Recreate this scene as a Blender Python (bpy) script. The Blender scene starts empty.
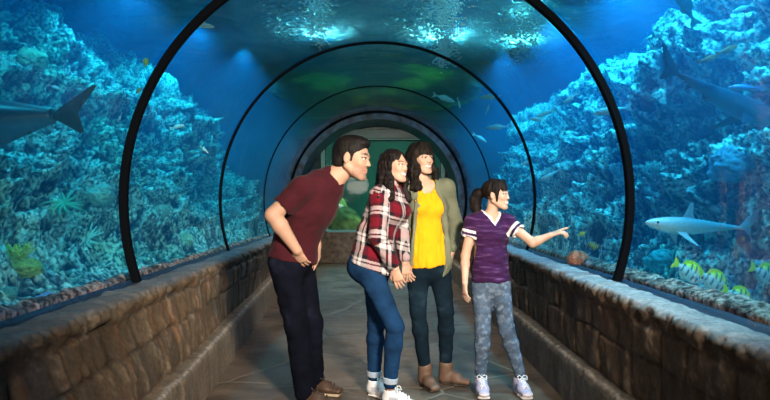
import bpy, bmesh, math, random
import numpy as np
from mathutils import Vector, Matrix, noise as mnoise
C = bpy.context.scene.collection
PI = math.pi
rng = np.random.RandomState(7)
random.seed(7)

# ------------------------------------------------------------------ noise
def _hash(ix, iy, iz, seed):
    with np.errstate(over='ignore'):
        h = (ix.astype(np.uint32)*np.uint32(374761393) + iy.astype(np.uint32)*np.uint32(668265263)
             + iz.astype(np.uint32)*np.uint32(2147483647) + np.uint32((seed*974634777+12345) & 0xffffffff))
        h = (h ^ (h >> np.uint32(13)))*np.uint32(1274126177)
        h = h ^ (h >> np.uint32(16))
    return h.astype(np.float32)/np.float32(4294967295.0)
def vnoise(p, seed=0):
    """value noise in -1..1, p (N,3)"""
    i = np.floor(p).astype(np.int32); f = (p-i).astype(np.float32); f = f*f*(3-2*f)
    x, y, z = i[:,0], i[:,1], i[:,2]
    r = 0
    for a in (0,1):
        wa = f[:,0] if a else 1-f[:,0]
        for b in (0,1):
            wb = f[:,1] if b else 1-f[:,1]
            for c in (0,1):
                wc = f[:,2] if c else 1-f[:,2]
                r = r + wa*wb*wc*_hash(x+a, y+b, z+c, seed)
    return r*2-1
def fbm(p, oct=4, seed=0, gain=.5):
    r = 0; a = 1; n = 0
    for k in range(oct):
        r = r + a*vnoise(p*(2.03**k)+17.3*k, seed+k); n += a; a *= gain
    return r/n
def ridged(p, oct=4, seed=0):
    r = 0; a = 1; n = 0
    for k in range(oct):
        r = r + a*(1-np.abs(vnoise(p*(2.1**k)+9.1*k, seed+k))*2); n += a; a *= .55
    return r/n
def smooth(e0, e1, x):
    t = np.clip((x-e0)/(e1-e0), 0, 1); return t*t*(3-2*t)

# ------------------------------------------------------------------ objects
def tag(o, label, cat, group=None, kind=None):
    if label: o['label'] = label
    if cat: o['category'] = cat
    if group: o['group'] = group
    if kind: o['kind'] = kind
    return o
def link(name, me, m=None, parent=None, loc=None):
    o = bpy.data.objects.new(name, me); C.objects.link(o)
    if m is not None and me is not None:
        for mm in (m if isinstance(m, (list, tuple)) else [m]): me.materials.append(mm)
    if parent is not None: o.parent = parent
    if loc is not None: o.location = loc
    return o
def struct(o, kind='structure'):
    o['kind'] = kind; return o
def empty(name, loc):
    o = bpy.data.objects.new(name, None); C.objects.link(o); o.location = loc; o.empty_display_size = .1
    return o
def mesh_np(name, V, F, col=None, smooth_=True, attr='Col'):
    """V (N,3), F (M,4) or list of lists"""
    me = bpy.data.meshes.new(name)
    if isinstance(F, np.ndarray):
        M, k = F.shape
        me.vertices.add(len(V)); me.vertices.foreach_set('co', np.ascontiguousarray(V, dtype=np.float32).ravel())
        me.loops.add(M*k); me.loops.foreach_set('vertex_index', F.astype(np.int32).ravel())
        me.polygons.add(M); me.polygons.foreach_set('loop_start', np.arange(0, M*k, k, dtype=np.int32))
        me.polygons.foreach_set('loop_total', np.full(M, k, dtype=np.int32))
        me.update(calc_edges=True)
    else:
        me.from_pydata([tuple(map(float, v)) for v in V], [], [tuple(f) for f in F]); me.update()
    if smooth_: me.polygons.foreach_set('use_smooth', np.ones(len(me.polygons), dtype=bool))
    if col is not None:
        a = me.color_attributes.new(attr, 'FLOAT_COLOR', 'POINT')
        c = np.ones((len(V), 4), dtype=np.float32); c[:, :3] = col
        a.data.foreach_set('color', c.ravel())
    me.validate()
    return me
def bm_mesh(name, bm, smooth_=False):
    bmesh.ops.recalc_face_normals(bm, faces=bm.faces)
    me = bpy.data.meshes.new(name); bm.to_mesh(me); bm.free()
    if smooth_: me.polygons.foreach_set('use_smooth', np.ones(len(me.polygons), dtype=bool))
    return me
def box_bm(bm, x0, x1, y0, y1, z0, z1, bev=0):
    b = bmesh.new(); bmesh.ops.create_cube(b, size=1)
    bmesh.ops.scale(b, vec=(x1-x0, y1-y0, z1-z0), verts=b.verts)
    bmesh.ops.translate(b, vec=((x0+x1)/2, (y0+y1)/2, (z0+z1)/2), verts=b.verts)
    if bev: bmesh.ops.bevel(b, geom=b.edges[:], offset=bev, segments=2, affect='EDGES', profile=.5)
    me = bpy.data.meshes.new('t'); b.to_mesh(me); b.free(); bm.from_mesh(me); bpy.data.meshes.remove(me)
def grid_faces(nu, nv, flip=False, close_v=False):
    i = np.arange(nu-1)[:, None]; j = np.arange(nv if close_v else nv-1)[None, :]
    j2 = (j+1) % nv
    a = i*nv+j; b = (i+1)*nv+j; c = (i+1)*nv+j2; d = i*nv+j2
    F = np.stack([a, b, c, d], -1).reshape(-1, 4)
    return F[:, ::-1] if flip else F
def tube(path, rad, n=8, cap=True):
    """round tube along path; rad scalar or list; returns V, F (list)"""
    path = np.array(path, float); m = len(path); rad = np.broadcast_to(rad, (m,))
    V = []; up = np.array([0, 0, 1.0]); prev = None
    for i in range(m):
        t = path[min(i+1, m-1)]-path[max(i-1, 0)]; t /= np.linalg.norm(t)+1e-9
        if prev is None:
            a = np.cross(t, up if abs(t[2]) < .9 else np.array([1.0, 0, 0]))
        else: a = prev-t*np.dot(prev, t)
        a /= np.linalg.norm(a)+1e-9; prev = a; b = np.cross(t, a)
        for k in range(n):
            th = 2*PI*k/n; V.append(path[i]+rad[i]*(math.cos(th)*a+math.sin(th)*b))
    F = [[i*n+k, i*n+(k+1) % n, (i+1)*n+(k+1) % n, (i+1)*n+k] for i in range(m-1) for k in range(n)]
    if cap:
        F.append(list(range(n))[::-1]); F.append([(m-1)*n+k for k in range(n)])
    return V, F
class Soup:
    def __init__(s): s.V = []; s.F = []
    def add(s, V, F):
        o = len(s.V); s.V += [tuple(v) for v in V]; s.F += [[i+o for i in f] for f in F]; return s
    def mesh(s, name, sm=True): return mesh_np(name, s.V, s.F, smooth_=sm)

# ------------------------------------------------------------------ materials
def mat(name, base=(.5,.5,.5), rough=.7, spec=.5, attr=None, noise=None, bump=None, metal=0, stretch=None, sharp=.2, sheen=0, sss=0, emit=None):
    """procedural principled material. noise=(scale, amount, detail); bump=(scale, strength, distance)"""
    m = bpy.data.materials.new(name); m.use_nodes = True
    nt = m.node_tree; N = nt.nodes; L = nt.links; P = N['Principled BSDF']
    P.inputs['Roughness'].default_value = rough; P.inputs['Specular IOR Level'].default_value = spec
    P.inputs['Metallic'].default_value = metal
    if sheen: P.inputs['Sheen Weight'].default_value = sheen
    if sss:
        P.inputs['Subsurface Weight'].default_value = sss; P.inputs['Subsurface Radius'].default_value = (.012, .005, .003)
        P.inputs['Subsurface Scale'].default_value = 1
    tc = N.new('ShaderNodeTexCoord')
    TC = tc.outputs['Object']
    if stretch:
        mpg = N.new('ShaderNodeMapping'); mpg.inputs['Scale'].default_value = stretch; L.new(TC, mpg.inputs['Vector']); TC = mpg.outputs[0]
    if attr:
        a = N.new('ShaderNodeVertexColor'); a.layer_name = attr; colout = a.outputs['Color']
    else:
        r = N.new('ShaderNodeRGB'); r.outputs[0].default_value = (*base, 1); colout = r.outputs[0]
    if noise:
        n = N.new('ShaderNodeTexNoise'); n.inputs['Scale'].default_value = noise[0]; n.inputs['Detail'].default_value = noise[2] if len(noise) > 2 else 4
        L.new(TC, n.inputs['Vector'])
        mr = N.new('ShaderNodeMapRange'); mr.inputs['From Min'].default_value = .5-sharp; mr.inputs['From Max'].default_value = .5+sharp
        mr.inputs['To Min'].default_value = 1-noise[1]; mr.inputs['To Max'].default_value = 1+noise[1]
        L.new(n.outputs['Fac'], mr.inputs['Value'])
        v = N.new('ShaderNodeVectorMath'); v.operation = 'SCALE'
        L.new(colout, v.inputs[0]); L.new(mr.outputs[0], v.inputs['Scale']); colout = v.outputs[0]
    L.new(colout, P.inputs['Base Color'])
    if bump:
        n2 = N.new('ShaderNodeTexNoise'); n2.inputs['Scale'].default_value = bump[0]; n2.inputs['Detail'].default_value = 5
        L.new(TC, n2.inputs['Vector'])
        b = N.new('ShaderNodeBump'); b.inputs['Strength'].default_value = bump[1]; b.inputs['Distance'].default_value = bump[2]
        L.new(n2.outputs['Fac'], b.inputs['Height']); L.new(b.outputs[0], P.inputs['Normal'])
    if emit:
        P.inputs['Emission Color'].default_value = (*emit[0], 1); P.inputs['Emission Strength'].default_value = emit[1]
    return m

# ------------------------------------------------------------------ signed distance modelling
def A(*v): return np.array(v, dtype=np.float32)
def unit(v): v = np.asarray(v, float); return (v/np.linalg.norm(v)).astype(np.float32)
def smin(a, b, k):
    if k <= 0: return np.minimum(a, b)
    h = np.clip(.5+.5*(b-a)/k, 0, 1); return b*(1-h)+a*h-k*h*(1-h)
class Cap:                       # tapered capsule
    def __init__(s, a, b, r1, r2=None):
        s.a = A(*a); s.b = A(*b); s.r1 = r1; s.r2 = r1 if r2 is None else r2
        r = max(s.r1, s.r2); s.lo = np.minimum(s.a, s.b)-r; s.hi = np.maximum(s.a, s.b)+r
    def __call__(s, p):
        n = s.b-s.a; t = np.clip(((p-s.a)@n)/max(float(n@n), 1e-9), 0, 1)
        q = p-s.a-t[:, None]*n
        return np.sqrt((q*q).sum(1))-(s.r1+(s.r2-s.r1)*t)
class Ell:                       # ellipsoid, axes = 3 unit rows
    def __init__(s, c, r, axes=None):
        s.c = A(*c); s.r = A(*r); s.ax = np.eye(3, dtype=np.float32) if axes is None else np.array(axes, dtype=np.float32)
        m = max(r); s.lo = s.c-m; s.hi = s.c+m
    def __call__(s, p):
        q = (p-s.c)@s.ax.T; u = q/s.r; k0 = np.sqrt((u*u).sum(1))+1e-6; v = q/(s.r*s.r); k1 = np.sqrt((v*v).sum(1))+1e-6
        return k0*(k0-1)/k1
class ECap:                      # capsule with elliptical section; side = direction of the width
    def __init__(s, a, b, w1, d1, w2, d2, side):
        s.a = A(*a); s.b = A(*b); n = s.b-s.a; s.L = float(np.linalg.norm(n)); s.n = n/s.L
        sd = A(*side); sd = sd-s.n*(sd@s.n); s.s = sd/np.linalg.norm(sd); s.f = np.cross(s.n, s.s)
        s.w1, s.d1, s.w2, s.d2 = w1, d1, w2, d2
        r = max(w1, w2, d1, d2); s.lo = np.minimum(s.a, s.b)-r; s.hi = np.maximum(s.a, s.b)+r
    def __call__(s, p):
        q = p-s.a; h = q@s.n; t = np.clip(h/s.L, 0, 1); e = np.maximum(np.maximum(-h, h-s.L), 0)
        w = s.w1+(s.w2-s.w1)*t; d = s.d1+(s.d2-s.d1)*t; m = np.minimum(w, d)
        u = q@s.s; v = q@s.f
        k0 = np.sqrt((u/w)**2+(v/d)**2+(e/m)**2)+1e-6; k1 = np.sqrt((u/w**2)**2+(v/d**2)**2+(e/m**2)**2)+1e-6
        return k0*(k0-1)/k1
class Box:
    def __init__(s, c, h, axes=None, r=.0):
        s.c = A(*c); s.h = A(*h); s.ax = np.eye(3, dtype=np.float32) if axes is None else np.array(axes, dtype=np.float32); s.r = r
        m = float(np.linalg.norm(h)); s.lo = s.c-m; s.hi = s.c+m
    def __call__(s, p):
        q = np.abs((p-s.c)@s.ax.T)-(s.h-s.r)
        return np.sqrt((np.maximum(q, 0)**2).sum(1))+np.minimum(q.max(1), 0)-s.r
class Half:                      # solid where (p-c).n < 0
    def __init__(s, c, n): s.c = A(*c); s.n = unit(n); s.lo = None
    def __call__(s, p): return (p-s.c)@s.n
class Shape:
    """ordered list of (op, primitive, k).  op: + union, - subtract, & intersect (everywhere)"""
    def __init__(s, ops=None, disp=None): s.ops = list(ops or []); s.disp = disp
    def add(s, pr, k=.01): s.ops.append(('+', pr, k)); return s
    def sub(s, pr, k=.004): s.ops.append(('-', pr, k)); return s
    def cut(s, pr, k=.004): s.ops.append(('&', pr, k)); return s
    def bounds(s):
        lo = np.min([o[1].lo for o in s.ops if o[0] == '+' and o[1].lo is not None], axis=0)
        hi = np.max([o[1].hi for o in s.ops if o[0] == '+' and o[1].hi is not None], axis=0)
        return lo-.02, hi+.02
    def __call__(s, p, m=.05):
        d = np.full(len(p), 1.0, dtype=np.float32)
        for op, pr, k in s.ops:
            if pr.lo is None:
                v = pr(p)
                d = -smin(-d, -v, k) if op == '&' else (-smin(-d, v, k) if op == '-' else smin(d, v, k))
                continue
            mg = m+k
            if op == '&':
                d = -smin(-d, -pr(p), k); continue
            w = np.nonzero(((p > pr.lo-mg) & (p < pr.hi+mg)).all(1))[0]
            if len(w) == 0: continue
            v = pr(p[w])
            d[w] = smin(d[w], v, k) if op == '+' else -smin(-d[w], v, k)
        if s.disp is not None: d = d+s.disp(p)
        return d.astype(np.float32)
def polygonize(fn, lo, hi, h):
    B = 8
    lo = np.asarray(lo, float); n = np.ceil((np.asarray(hi)-lo)/h/B).astype(int)*B
    nb = n//B
    G = np.full((n[0]+1, n[1]+1, n[2]+1), 1.0, dtype=np.float32)
    bx = np.stack(np.meshgrid(*[np.arange(k) for k in nb], indexing='ij'), -1).reshape(-1, 3)
    bc = (lo+(bx*B+B/2)*h).astype(np.float32)
    dc = fn(bc, .3)
    # coarse sign fill
    act = np.abs(dc) < B*h*.87*1.35+.012
    for b, d in zip(bx[~act], dc[~act]):
        if d < 0: G[b[0]*B:b[0]*B+B, b[1]*B:b[1]*B+B, b[2]*B:b[2]*B+B] = -1
    loc = np.stack(np.meshgrid(*[np.arange(B)]*3, indexing='ij'), -1).reshape(-1, 3)
    ab = bx[act]
    for i in range(0, len(ab), 400):
        idx = (ab[i:i+400, None, :]*B+loc[None]).reshape(-1, 3)
        G[idx[:, 0], idx[:, 1], idx[:, 2]] = fn((lo+idx*h).astype(np.float32))
    S = G < 0
    nx, ny, nz = G.shape
    cnt = np.zeros((nx-1, ny-1, nz-1), dtype=np.int8)
    for a in (0, 1):
        for b in (0, 1):
            for c in (0, 1): cnt += S[a:nx-1+a, b:ny-1+b, c:nz-1+c]
    cells = np.argwhere((cnt > 0) & (cnt < 8))
    vid = np.full(cnt.shape, -1, dtype=np.int32); vid[tuple(cells.T)] = np.arange(len(cells))
    acc = np.zeros((len(cells), 3)); num = np.zeros(len(cells))
    cor = [(a, b, c) for a in (0, 1) for b in (0, 1) for c in (0, 1)]
    vals = {c: G[cells[:, 0]+c[0], cells[:, 1]+c[1], cells[:, 2]+c[2]] for c in cor}
    for ax in range(3):
        for c in cor:
            if c[ax]: continue
            c2 = list(c); c2[ax] = 1; c2 = tuple(c2)
            v1, v2 = vals[c], vals[c2]; w = (v1 < 0) != (v2 < 0)
            t = np.where(w, v1/np.where(w, v1-v2, 1), 0)
            q = np.array(c, float)[None].repeat(len(cells), 0); q[:, ax] = t
            acc[w] += q[w]; num[w] += 1
    V = lo+(cells+acc/num[:, None])*h
    F = []
    for ax in range(3):
        sl1 = [slice(None)]*3; sl2 = [slice(None)]*3
        sl1[ax] = slice(0, -1); sl2[ax] = slice(1, None)
        e = np.argwhere(S[tuple(sl1)] != S[tuple(sl2)])
        o1, o2 = (ax+1) % 3, (ax+2) % 3
        e = e[(e[:, o1] > 0) & (e[:, o2] > 0) & (e[:, o1] < cnt.shape[o1]) & (e[:, o2] < cnt.shape[o2]) & (e[:, ax] < cnt.shape[ax])]
        def cell(d1, d2):
            q = e.copy(); q[:, o1] += d1; q[:, o2] += d2; return vid[tuple(q.T)]
        f = np.stack([cell(-1, -1), cell(0, -1), cell(0, 0), cell(-1, 0)], -1)
        ins = S[tuple(e.T)]
        f[~ins] = f[~ins][:, ::-1]
        F.append(f[(f >= 0).all(1)])
    return V.astype(np.float32), np.concatenate(F)
def sdf_obj(name, shape, h, material, parent=None, color=None, origin=(0,0,0), relax=1):
    lo, hi = shape.bounds()
    V, F = polygonize(shape, lo, hi, h)
    for _ in range(relax):       # light laplacian smoothing
        acc = np.zeros_like(V); n = np.zeros(len(V), dtype=np.float32)
        for a, b in ((0,1),(1,2),(2,3),(3,0)):
            for q, r in ((a, b), (b, a)):
                for k in range(3): acc[:, k] += np.bincount(F[:, q], weights=V[F[:, r], k], minlength=len(V))
                n += np.bincount(F[:, q], minlength=len(V))
        V = V*.5+.5*acc/np.maximum(n, 1)[:, None]
    col = color(V) if color is not None else None
    me = mesh_np(name, V-A(*origin), F, col)
    return link(name, me, material, parent)
def copy_tree(o, parent=None):
    c = o.copy(); C.objects.link(c); c.parent = parent
    for ch in list(o.children): copy_tree(ch, c)
    return c
# ================================================================== camera
scn = bpy.context.scene
EYE = 1.28; VPX = 378.0; FPX = 600.0
cd = bpy.data.cameras.new('camera'); cam = bpy.data.objects.new('camera', cd); C.objects.link(cam)
cd.sensor_width = 36; cd.lens = FPX/770*36; cd.clip_start = .05
cam.location = (0, 0, EYE); cam.rotation_euler = (PI/2, 0, -math.atan(7/600)); scn.camera = cam
def at(px, py, d): return ((px-VPX)*d/FPX, d, EYE+(200-py)*d/FPX)
scn.view_settings.view_transform = 'Standard'; scn.view_settings.look = 'None'; scn.view_settings.gamma = 1
scn.view_settings.exposure = 0; scn.view_settings.use_curve_mapping = False
cy = scn.cycles
cy.max_bounces = 10; cy.transparent_max_bounces = 24; cy.volume_bounces = 0; cy.glossy_bounces = 4; cy.diffuse_bounces = 3
cy.sample_clamp_indirect = 8; cy.caustics_reflective = False; cy.caustics_refractive = False
w = bpy.data.worlds.new('world'); scn.world = w; w.use_nodes = True
w.node_tree.nodes['Background'].inputs[0].default_value = (.02, .035, .05, 1); w.node_tree.nodes['Background'].inputs[1].default_value = .25

R = 1.63; YR = [3.82, 6.19, 8.58, 10.99]; YEND = 12.2; GW = .045

# ================================================================== floor
def floor_mat():
    m = mat('floor_stone', (.1,.1,.1), rough=.55, spec=.4); nt = m.node_tree; N = nt.nodes; L = nt.links; P = N['Principled BSDF']
    tc = N.new('ShaderNodeTexCoord')
    def noise(sc, det=4, dist=0):
        n = N.new('ShaderNodeTexNoise'); n.inputs['Scale'].default_value = sc; n.inputs['Detail'].default_value = det; n.inputs['Distortion'].default_value = dist
        L.new(tc.outputs['Object'], n.inputs['Vector']); return n
    mp = N.new('ShaderNodeMapping'); mp.inputs['Rotation'].default_value = (0, 0, .5); L.new(tc.outputs['Object'], mp.inputs['Vector'])
    nn = noise(1.3, 3); mixv = N.new('ShaderNodeMix'); mixv.data_type = 'RGBA'; mixv.inputs[0].default_value = .12
    L.new(mp.outputs[0], mixv.inputs[6]); L.new(nn.outputs['Color'], mixv.inputs[7])
    vo = N.new('ShaderNodeTexVoronoi'); vo.feature = 'DISTANCE_TO_EDGE'; vo.inputs['Scale'].default_value = 1.15; L.new(mixv.outputs[2], vo.inputs['Vector'])
    vc = N.new('ShaderNodeTexVoronoi'); vc.inputs['Scale'].default_value = 1.15; L.new(mixv.outputs[2], vc.inputs['Vector'])
    a = noise(2.2, 8, .6); r1 = N.new('ShaderNodeValToRGB'); L.new(a.outputs['Fac'], r1.inputs[0])
    e = r1.color_ramp.elements; e[0].position = .32; e[0].color = (.050, .036, .026, 1); e[1].position = .7; e[1].color = (.155, .115, .082, 1)
    hs = N.new('ShaderNodeMapRange'); L.new(vc.outputs['Color'], hs.inputs['Value']); hs.inputs['To Min'].default_value = .75; hs.inputs['To Max'].default_value = 1.25
    sc = N.new('ShaderNodeVectorMath'); sc.operation = 'SCALE'; L.new(r1.outputs[0], sc.inputs[0]); L.new(hs.outputs[0], sc.inputs['Scale'])
    ed = N.new('ShaderNodeMapRange'); L.new(vo.outputs['Distance'], ed.inputs['Value']); ed.inputs['From Min'].default_value = .004; ed.inputs['From Max'].default_value = .016
    mx = N.new('ShaderNodeMix'); mx.data_type = 'RGBA'; L.new(ed.outputs[0], mx.inputs[0]); mx.inputs[6].default_value = (.15, .12, .09, 1); L.new(sc.outputs[0], mx.inputs[7])
    L.new(mx.outputs[2], P.inputs['Base Color'])
    b = noise(9, 8); ad = N.new('ShaderNodeMath'); ad.operation = 'ADD'; L.new(b.outputs['Fac'], ad.inputs[0]); L.new(ed.outputs[0], ad.inputs[1])
    bp = N.new('ShaderNodeBump'); bp.inputs['Distance'].default_value = .012; bp.inputs['Strength'].default_value = .6; L.new(ad.outputs[0], bp.inputs['Height']); L.new(bp.outputs[0], P.inputs['Normal'])
    rr = N.new('ShaderNodeMapRange'); L.new(b.outputs['Fac'], rr.inputs['Value']); rr.inputs['To Min'].default_value = .35; rr.inputs['To Max'].default_value = .75; L.new(rr.outputs[0], P.inputs['Roughness'])
    return m
bm = bmesh.new(); box_bm(bm, -1.75, 1.75, -1.5, YEND+.1, -.12, 0)
struct(link('floor', bm_mesh('floor', bm), floor_mat()))

# ================================================================== masonry walls
ys = np.arange(-1.5, YEND, .0145)
def masonry(side):
    prof = np.array([(1.19,-.03),(1.197,.10),(1.205,.24),(1.222,.276),(1.27,.283),(1.292,.286),(1.283,.32),(1.275,.70),(1.262,.745),(1.285,.778),(1.35,.786),(1.455,.778),(1.470,.768),(1.50,.762),(1.61,.762)])
    seg = np.r_[0, np.cumsum(np.linalg.norm(np.diff(prof, axis=0), axis=1))]
    ts = np.arange(0, seg[-1], .0125)
    px = np.interp(ts, seg, prof[:,0]); pz = np.interp(ts, seg, prof[:,1])
    dx = np.gradient(px); dz = np.gradient(pz); ln = np.hypot(dx, dz); nx = -dz/ln; nz = dx/ln      # towards the aisle / up
    Y, T = np.meshgrid(ys, ts, indexing='ij'); X = np.broadcast_to(px, Y.shape).copy(); Z = np.broadcast_to(pz, Y.shape).copy()
    NX = np.broadcast_to(nx, Y.shape); NZ = np.broadcast_to(nz, Y.shape)
    t_ledge = seg[4]+.01; t_face0 = seg[5]; t_lip = seg[8]; t_cap = seg[11]; t_end = seg[12]
    seed = 3 if side > 0 else 11
    rr = np.random.RandomState(seed)
    q = np.stack([Y, T, np.zeros_like(Y)], -1).reshape(-1, 3).astype(np.float32)
    wob = fbm(q*np.float32(4.0), 3, seed).reshape(Y.shape)
    rough = fbm(q*A(14, 7, 1), 5, seed+5).reshape(Y.shape)
    fine = fbm(q*A(60, 45, 1), 3, seed+9).reshape(Y.shape)
    strk = fbm(q*A(16, 3, 1), 4, seed+21).reshape(Y.shape)
    disp = np.zeros_like(Y); joint = np.zeros_like(Y); tone = np.zeros_like(Y); warm = np.zeros_like(Y)
    # courses on the face: lower stones, upper stones, the lip stones wrap to the top slabs
    tb = [t_face0, t_face0+.235, t_face0+.40, t_cap+.01]
    for k in range(3):
        w0 = [.36, .27, .33][k] if side > 0 else [.36, .25, .28][k]
        e = [-2.0]
        while e[-1] < YEND+1: e.append(e[-1]+w0*rr.uniform(.6, 1.5))
        e = np.array(e); off = rr.uniform(0, 1, len(e)+1); of2 = rr.uniform(-1, 1, len(e)+1); of3 = rr.uniform(-1, 1, len(e)+1)
        yy = Y+wob*.05+.02*np.sin(T*9+k); i = np.clip(np.searchsorted(e, yy.ravel()).reshape(Y.shape), 1, len(e)-1)
        dj = np.minimum(yy-e[i-1], e[i]-yy)
        lo_ = tb[k]+(0 if k == 0 else 1)*(wob*.035+of2[i]*.02*0); hi_ = tb[k+1]+(wob*.035 if k < 2 else 0)
        inb = (T >= lo_) & (T < hi_)
        dt = np.minimum(np.where(k == 0, 9, T-lo_), np.where(k == 2, 9, hi_-T))
        d = np.minimum(dj, dt)
        bulge = smooth(.0, .016, d+rough*.008)
        dep = .020*smooth(-.5, .3, wob+.3*of3[i]); h_ = -dep+bulge*(dep+of2[i]*.010+ .003)
        disp = np.where(inb, h_, disp); joint = np.where(inb, (1-smooth(.002, .012, d+rough*.008))*(.25+.75*smooth(-.5, .3, wob+.3*of3[i])), joint)
        tone = np.where(inb, of2[i], tone); warm = np.where(inb, of3[i], warm)
    face = smooth(t_face0-.005, t_face0+.01, T)*(1-smooth(t_cap, t_end, T))
    amp = .013*face+.0035*(1-face)
    lipf = np.exp(-((T-t_lip)/.05)**2)
    disp = disp*np.where(T > t_lip+.05, .35, 1)+rough*amp*1.3+fine*.0035+strk*.007*face
    lip2 = np.exp(-((T-t_lip)/.038)**2); disp += lip2*(.012-.024*smooth(.10, .22, rough)-.016*smooth(.18, .30, strk)-.012*smooth(.0, .1, fine))
    ledge = (T < t_ledge)
    edge = np.exp(-((T-seg[3])/.025)**2); disp += edge*(rough*.012-.002)
    X += NX*disp; Z += NZ*disp
    # stone colours; the right wall's weaker light is put in as darker tones
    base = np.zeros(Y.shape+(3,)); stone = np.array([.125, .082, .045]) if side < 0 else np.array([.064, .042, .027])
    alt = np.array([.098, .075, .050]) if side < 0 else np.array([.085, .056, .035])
    red = np.array([.20, .085, .035]) if side < 0 else np.array([.12, .05, .03])
    mixw = np.clip(.5+warm*.5, 0, 1)[..., None]
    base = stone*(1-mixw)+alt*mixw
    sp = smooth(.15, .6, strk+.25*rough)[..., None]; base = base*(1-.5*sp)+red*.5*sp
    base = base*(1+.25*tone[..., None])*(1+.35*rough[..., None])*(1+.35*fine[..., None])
    pale = smooth(.25, .6, rough+fine*.6)[..., None]*.35; base = base*(1-pale)+np.array([.33, .27, .2])*pale
    base = base*(1-.72*joint[..., None])
    topm = smooth(t_lip, t_lip+.04, T)[..., None]; tc_ = (np.array([.13, .12, .11]) if side < 0 else np.array([.26, .26, .26]))*(1+.5*rough[..., None])*(1+.4*fine[..., None])  # right cap painted paler, some of its bright light in the colour
    base = base*(1-topm)+tc_*topm
    lm = (1-smooth(t_ledge-.02, t_ledge+.02, T))[..., None]
    lc = (np.array([.15, .12, .085]) if side < 0 else np.array([.10, .09, .075]))*(1+.5*strk[..., None])*(1+.4*fine[..., None])
    em = smooth(.5, 1, edge+fine*.4)[..., None]; lc = lc*(1-em)+np.array([.27, .25, .22])*(1+.6*fine[..., None])*em  # pale band paints a highlight along the ledge edge
    base = base*(1-lm)+lc*lm
    groove = smooth(t_end-.01, t_end+.01, T)[..., None]; base = base*(1-groove)+np.array([.012, .02, .045])*groove; 
    if side < 0:                                   # on the left the kerb runs slightly outwards
        lw = 1-smooth(t_face0+.0, t_face0+.42, T); X += lw*(-.11+.056*(Y-3.4))*np.where(Y > 3.4, 1, .9)
    V = np.stack([X*side, Y, Z], -1).reshape(-1, 3)
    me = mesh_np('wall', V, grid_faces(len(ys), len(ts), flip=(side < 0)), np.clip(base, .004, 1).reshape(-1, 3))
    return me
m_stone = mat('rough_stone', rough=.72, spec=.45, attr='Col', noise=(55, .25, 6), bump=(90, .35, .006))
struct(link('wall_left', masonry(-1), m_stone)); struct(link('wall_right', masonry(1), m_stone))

# ================================================================== tunnel: rings and curved panels
def arc_sweep(r0, r1, y0, y1, za, n=96, bev=.0):
    """rectangular section swept round the arch above height za"""
    zc = EYE; V = []; F = []
    sec = [(r0+bev, y0), (r1-bev, y0), (r1, y0+bev), (r1, y1-bev), (r1-bev, y1), (r0+bev, y1), (r0, y1-bev), (r0, y0+bev)] if bev else [(r0, y0), (r1, y0), (r1, y1), (r0, y1)]
    k = len(sec); th0 = math.asin((za-zc)/r0)
    for i in range(n+1):
        th = th0+(PI-2*th0)*i/n
        for r, y in sec: V.append((r*math.cos(th), y, zc+r*math.sin(th)))
    for i in range(n):
        for j in range(k): F.append([i*k+j, i*k+(j+1) % k, (i+1)*k+(j+1) % k, (i+1)*k+j])
    F.append(list(range(k))[::-1]); F.append([n*k+j for j in range(k)])
    return mesh_np('arc', V, F, smooth_=False)
m_ring = mat('black_ring', (.004, .005, .007), rough=.85, spec=.04)
widths = [.05, .035, .03, .05]; rdepth = [.042, .020, .012, .035]
for i, y in enumerate(YR):
    o = struct(link('trim_%d' % (i+1), arc_sweep(R-rdepth[i], R+.006, y-widths[i]/2, y+widths[i]/2, .735, bev=.006), m_ring))
def acrylic_mat():
    m = bpy.data.materials.new('acrylic'); m.use_nodes = True; nt = m.node_tree; N = nt.nodes; L = nt.links; N.remove(N['Principled BSDF'])
    out = N['Material Output']; tr = N.new('ShaderNodeBsdfTransparent'); tr.inputs[0].default_value = (.97, .985, 1, 1)
    gl = N.new('ShaderNodeBsdfGlossy'); gl.inputs['Roughness'].default_value = .035; gl.inputs[0].default_value = (.9, .95, 1, 1)
    fr = N.new('ShaderNodeFresnel'); fr.inputs['IOR'].default_value = 1.33
    geo = N.new('ShaderNodeNewGeometry'); mlt = N.new('ShaderNodeMath'); mlt.operation = 'MULTIPLY'
    inv = N.new('ShaderNodeMath'); inv.operation = 'SUBTRACT'; inv.inputs[0].default_value = 1; L.new(geo.outputs['Backfacing'], inv.inputs[1])
    L.new(fr.outputs[0], mlt.inputs[0]); L.new(inv.outputs[0], mlt.inputs[1])
    tc = N.new('ShaderNodeTexCoord'); n = N.new('ShaderNodeTexNoise'); n.inputs['Scale'].default_value = 2.2; n.inputs['Detail'].default_value = 4
    mp = N.new('ShaderNodeMapping'); mp.inputs['Scale'].default_value = (.7, 3.5, .7); L.new(tc.outputs['Object'], mp.inputs['Vector'])
    L.new(mp.outputs[0], n.inputs['Vector']); b = N.new('ShaderNodeBump'); b.inputs['Strength'].default_value = .35; b.inputs['Distance'].default_value = .03
    L.new(n.outputs['Fac'], b.inputs['Height']); L.new(b.outputs[0], gl.inputs['Normal'])
    mx = N.new('ShaderNodeMixShader'); L.new(mlt.outputs[0], mx.inputs[0]); L.new(tr.outputs[0], mx.inputs[1]); L.new(gl.outputs[0], mx.inputs[2]); L.new(mx.outputs[0], out.inputs[0])
    return m
m_acr = acrylic_mat()
eds = [-1.5]+YR
for i in range(4):
    me = arc_sweep(R-.004, R+GW, eds[i]+(.03 if i else 0), eds[i+1]-.03, .735, n=128)
    o = struct(link('window_%d' % (i+1), me, m_acr)); o.data.polygons.foreach_set('use_smooth', np.ones(len(me.polygons), dtype=bool))
    # keep the flat ends crisp
    with_ = o.modifiers.new('split', 'EDGE_SPLIT'); with_.split_angle = .6
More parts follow.
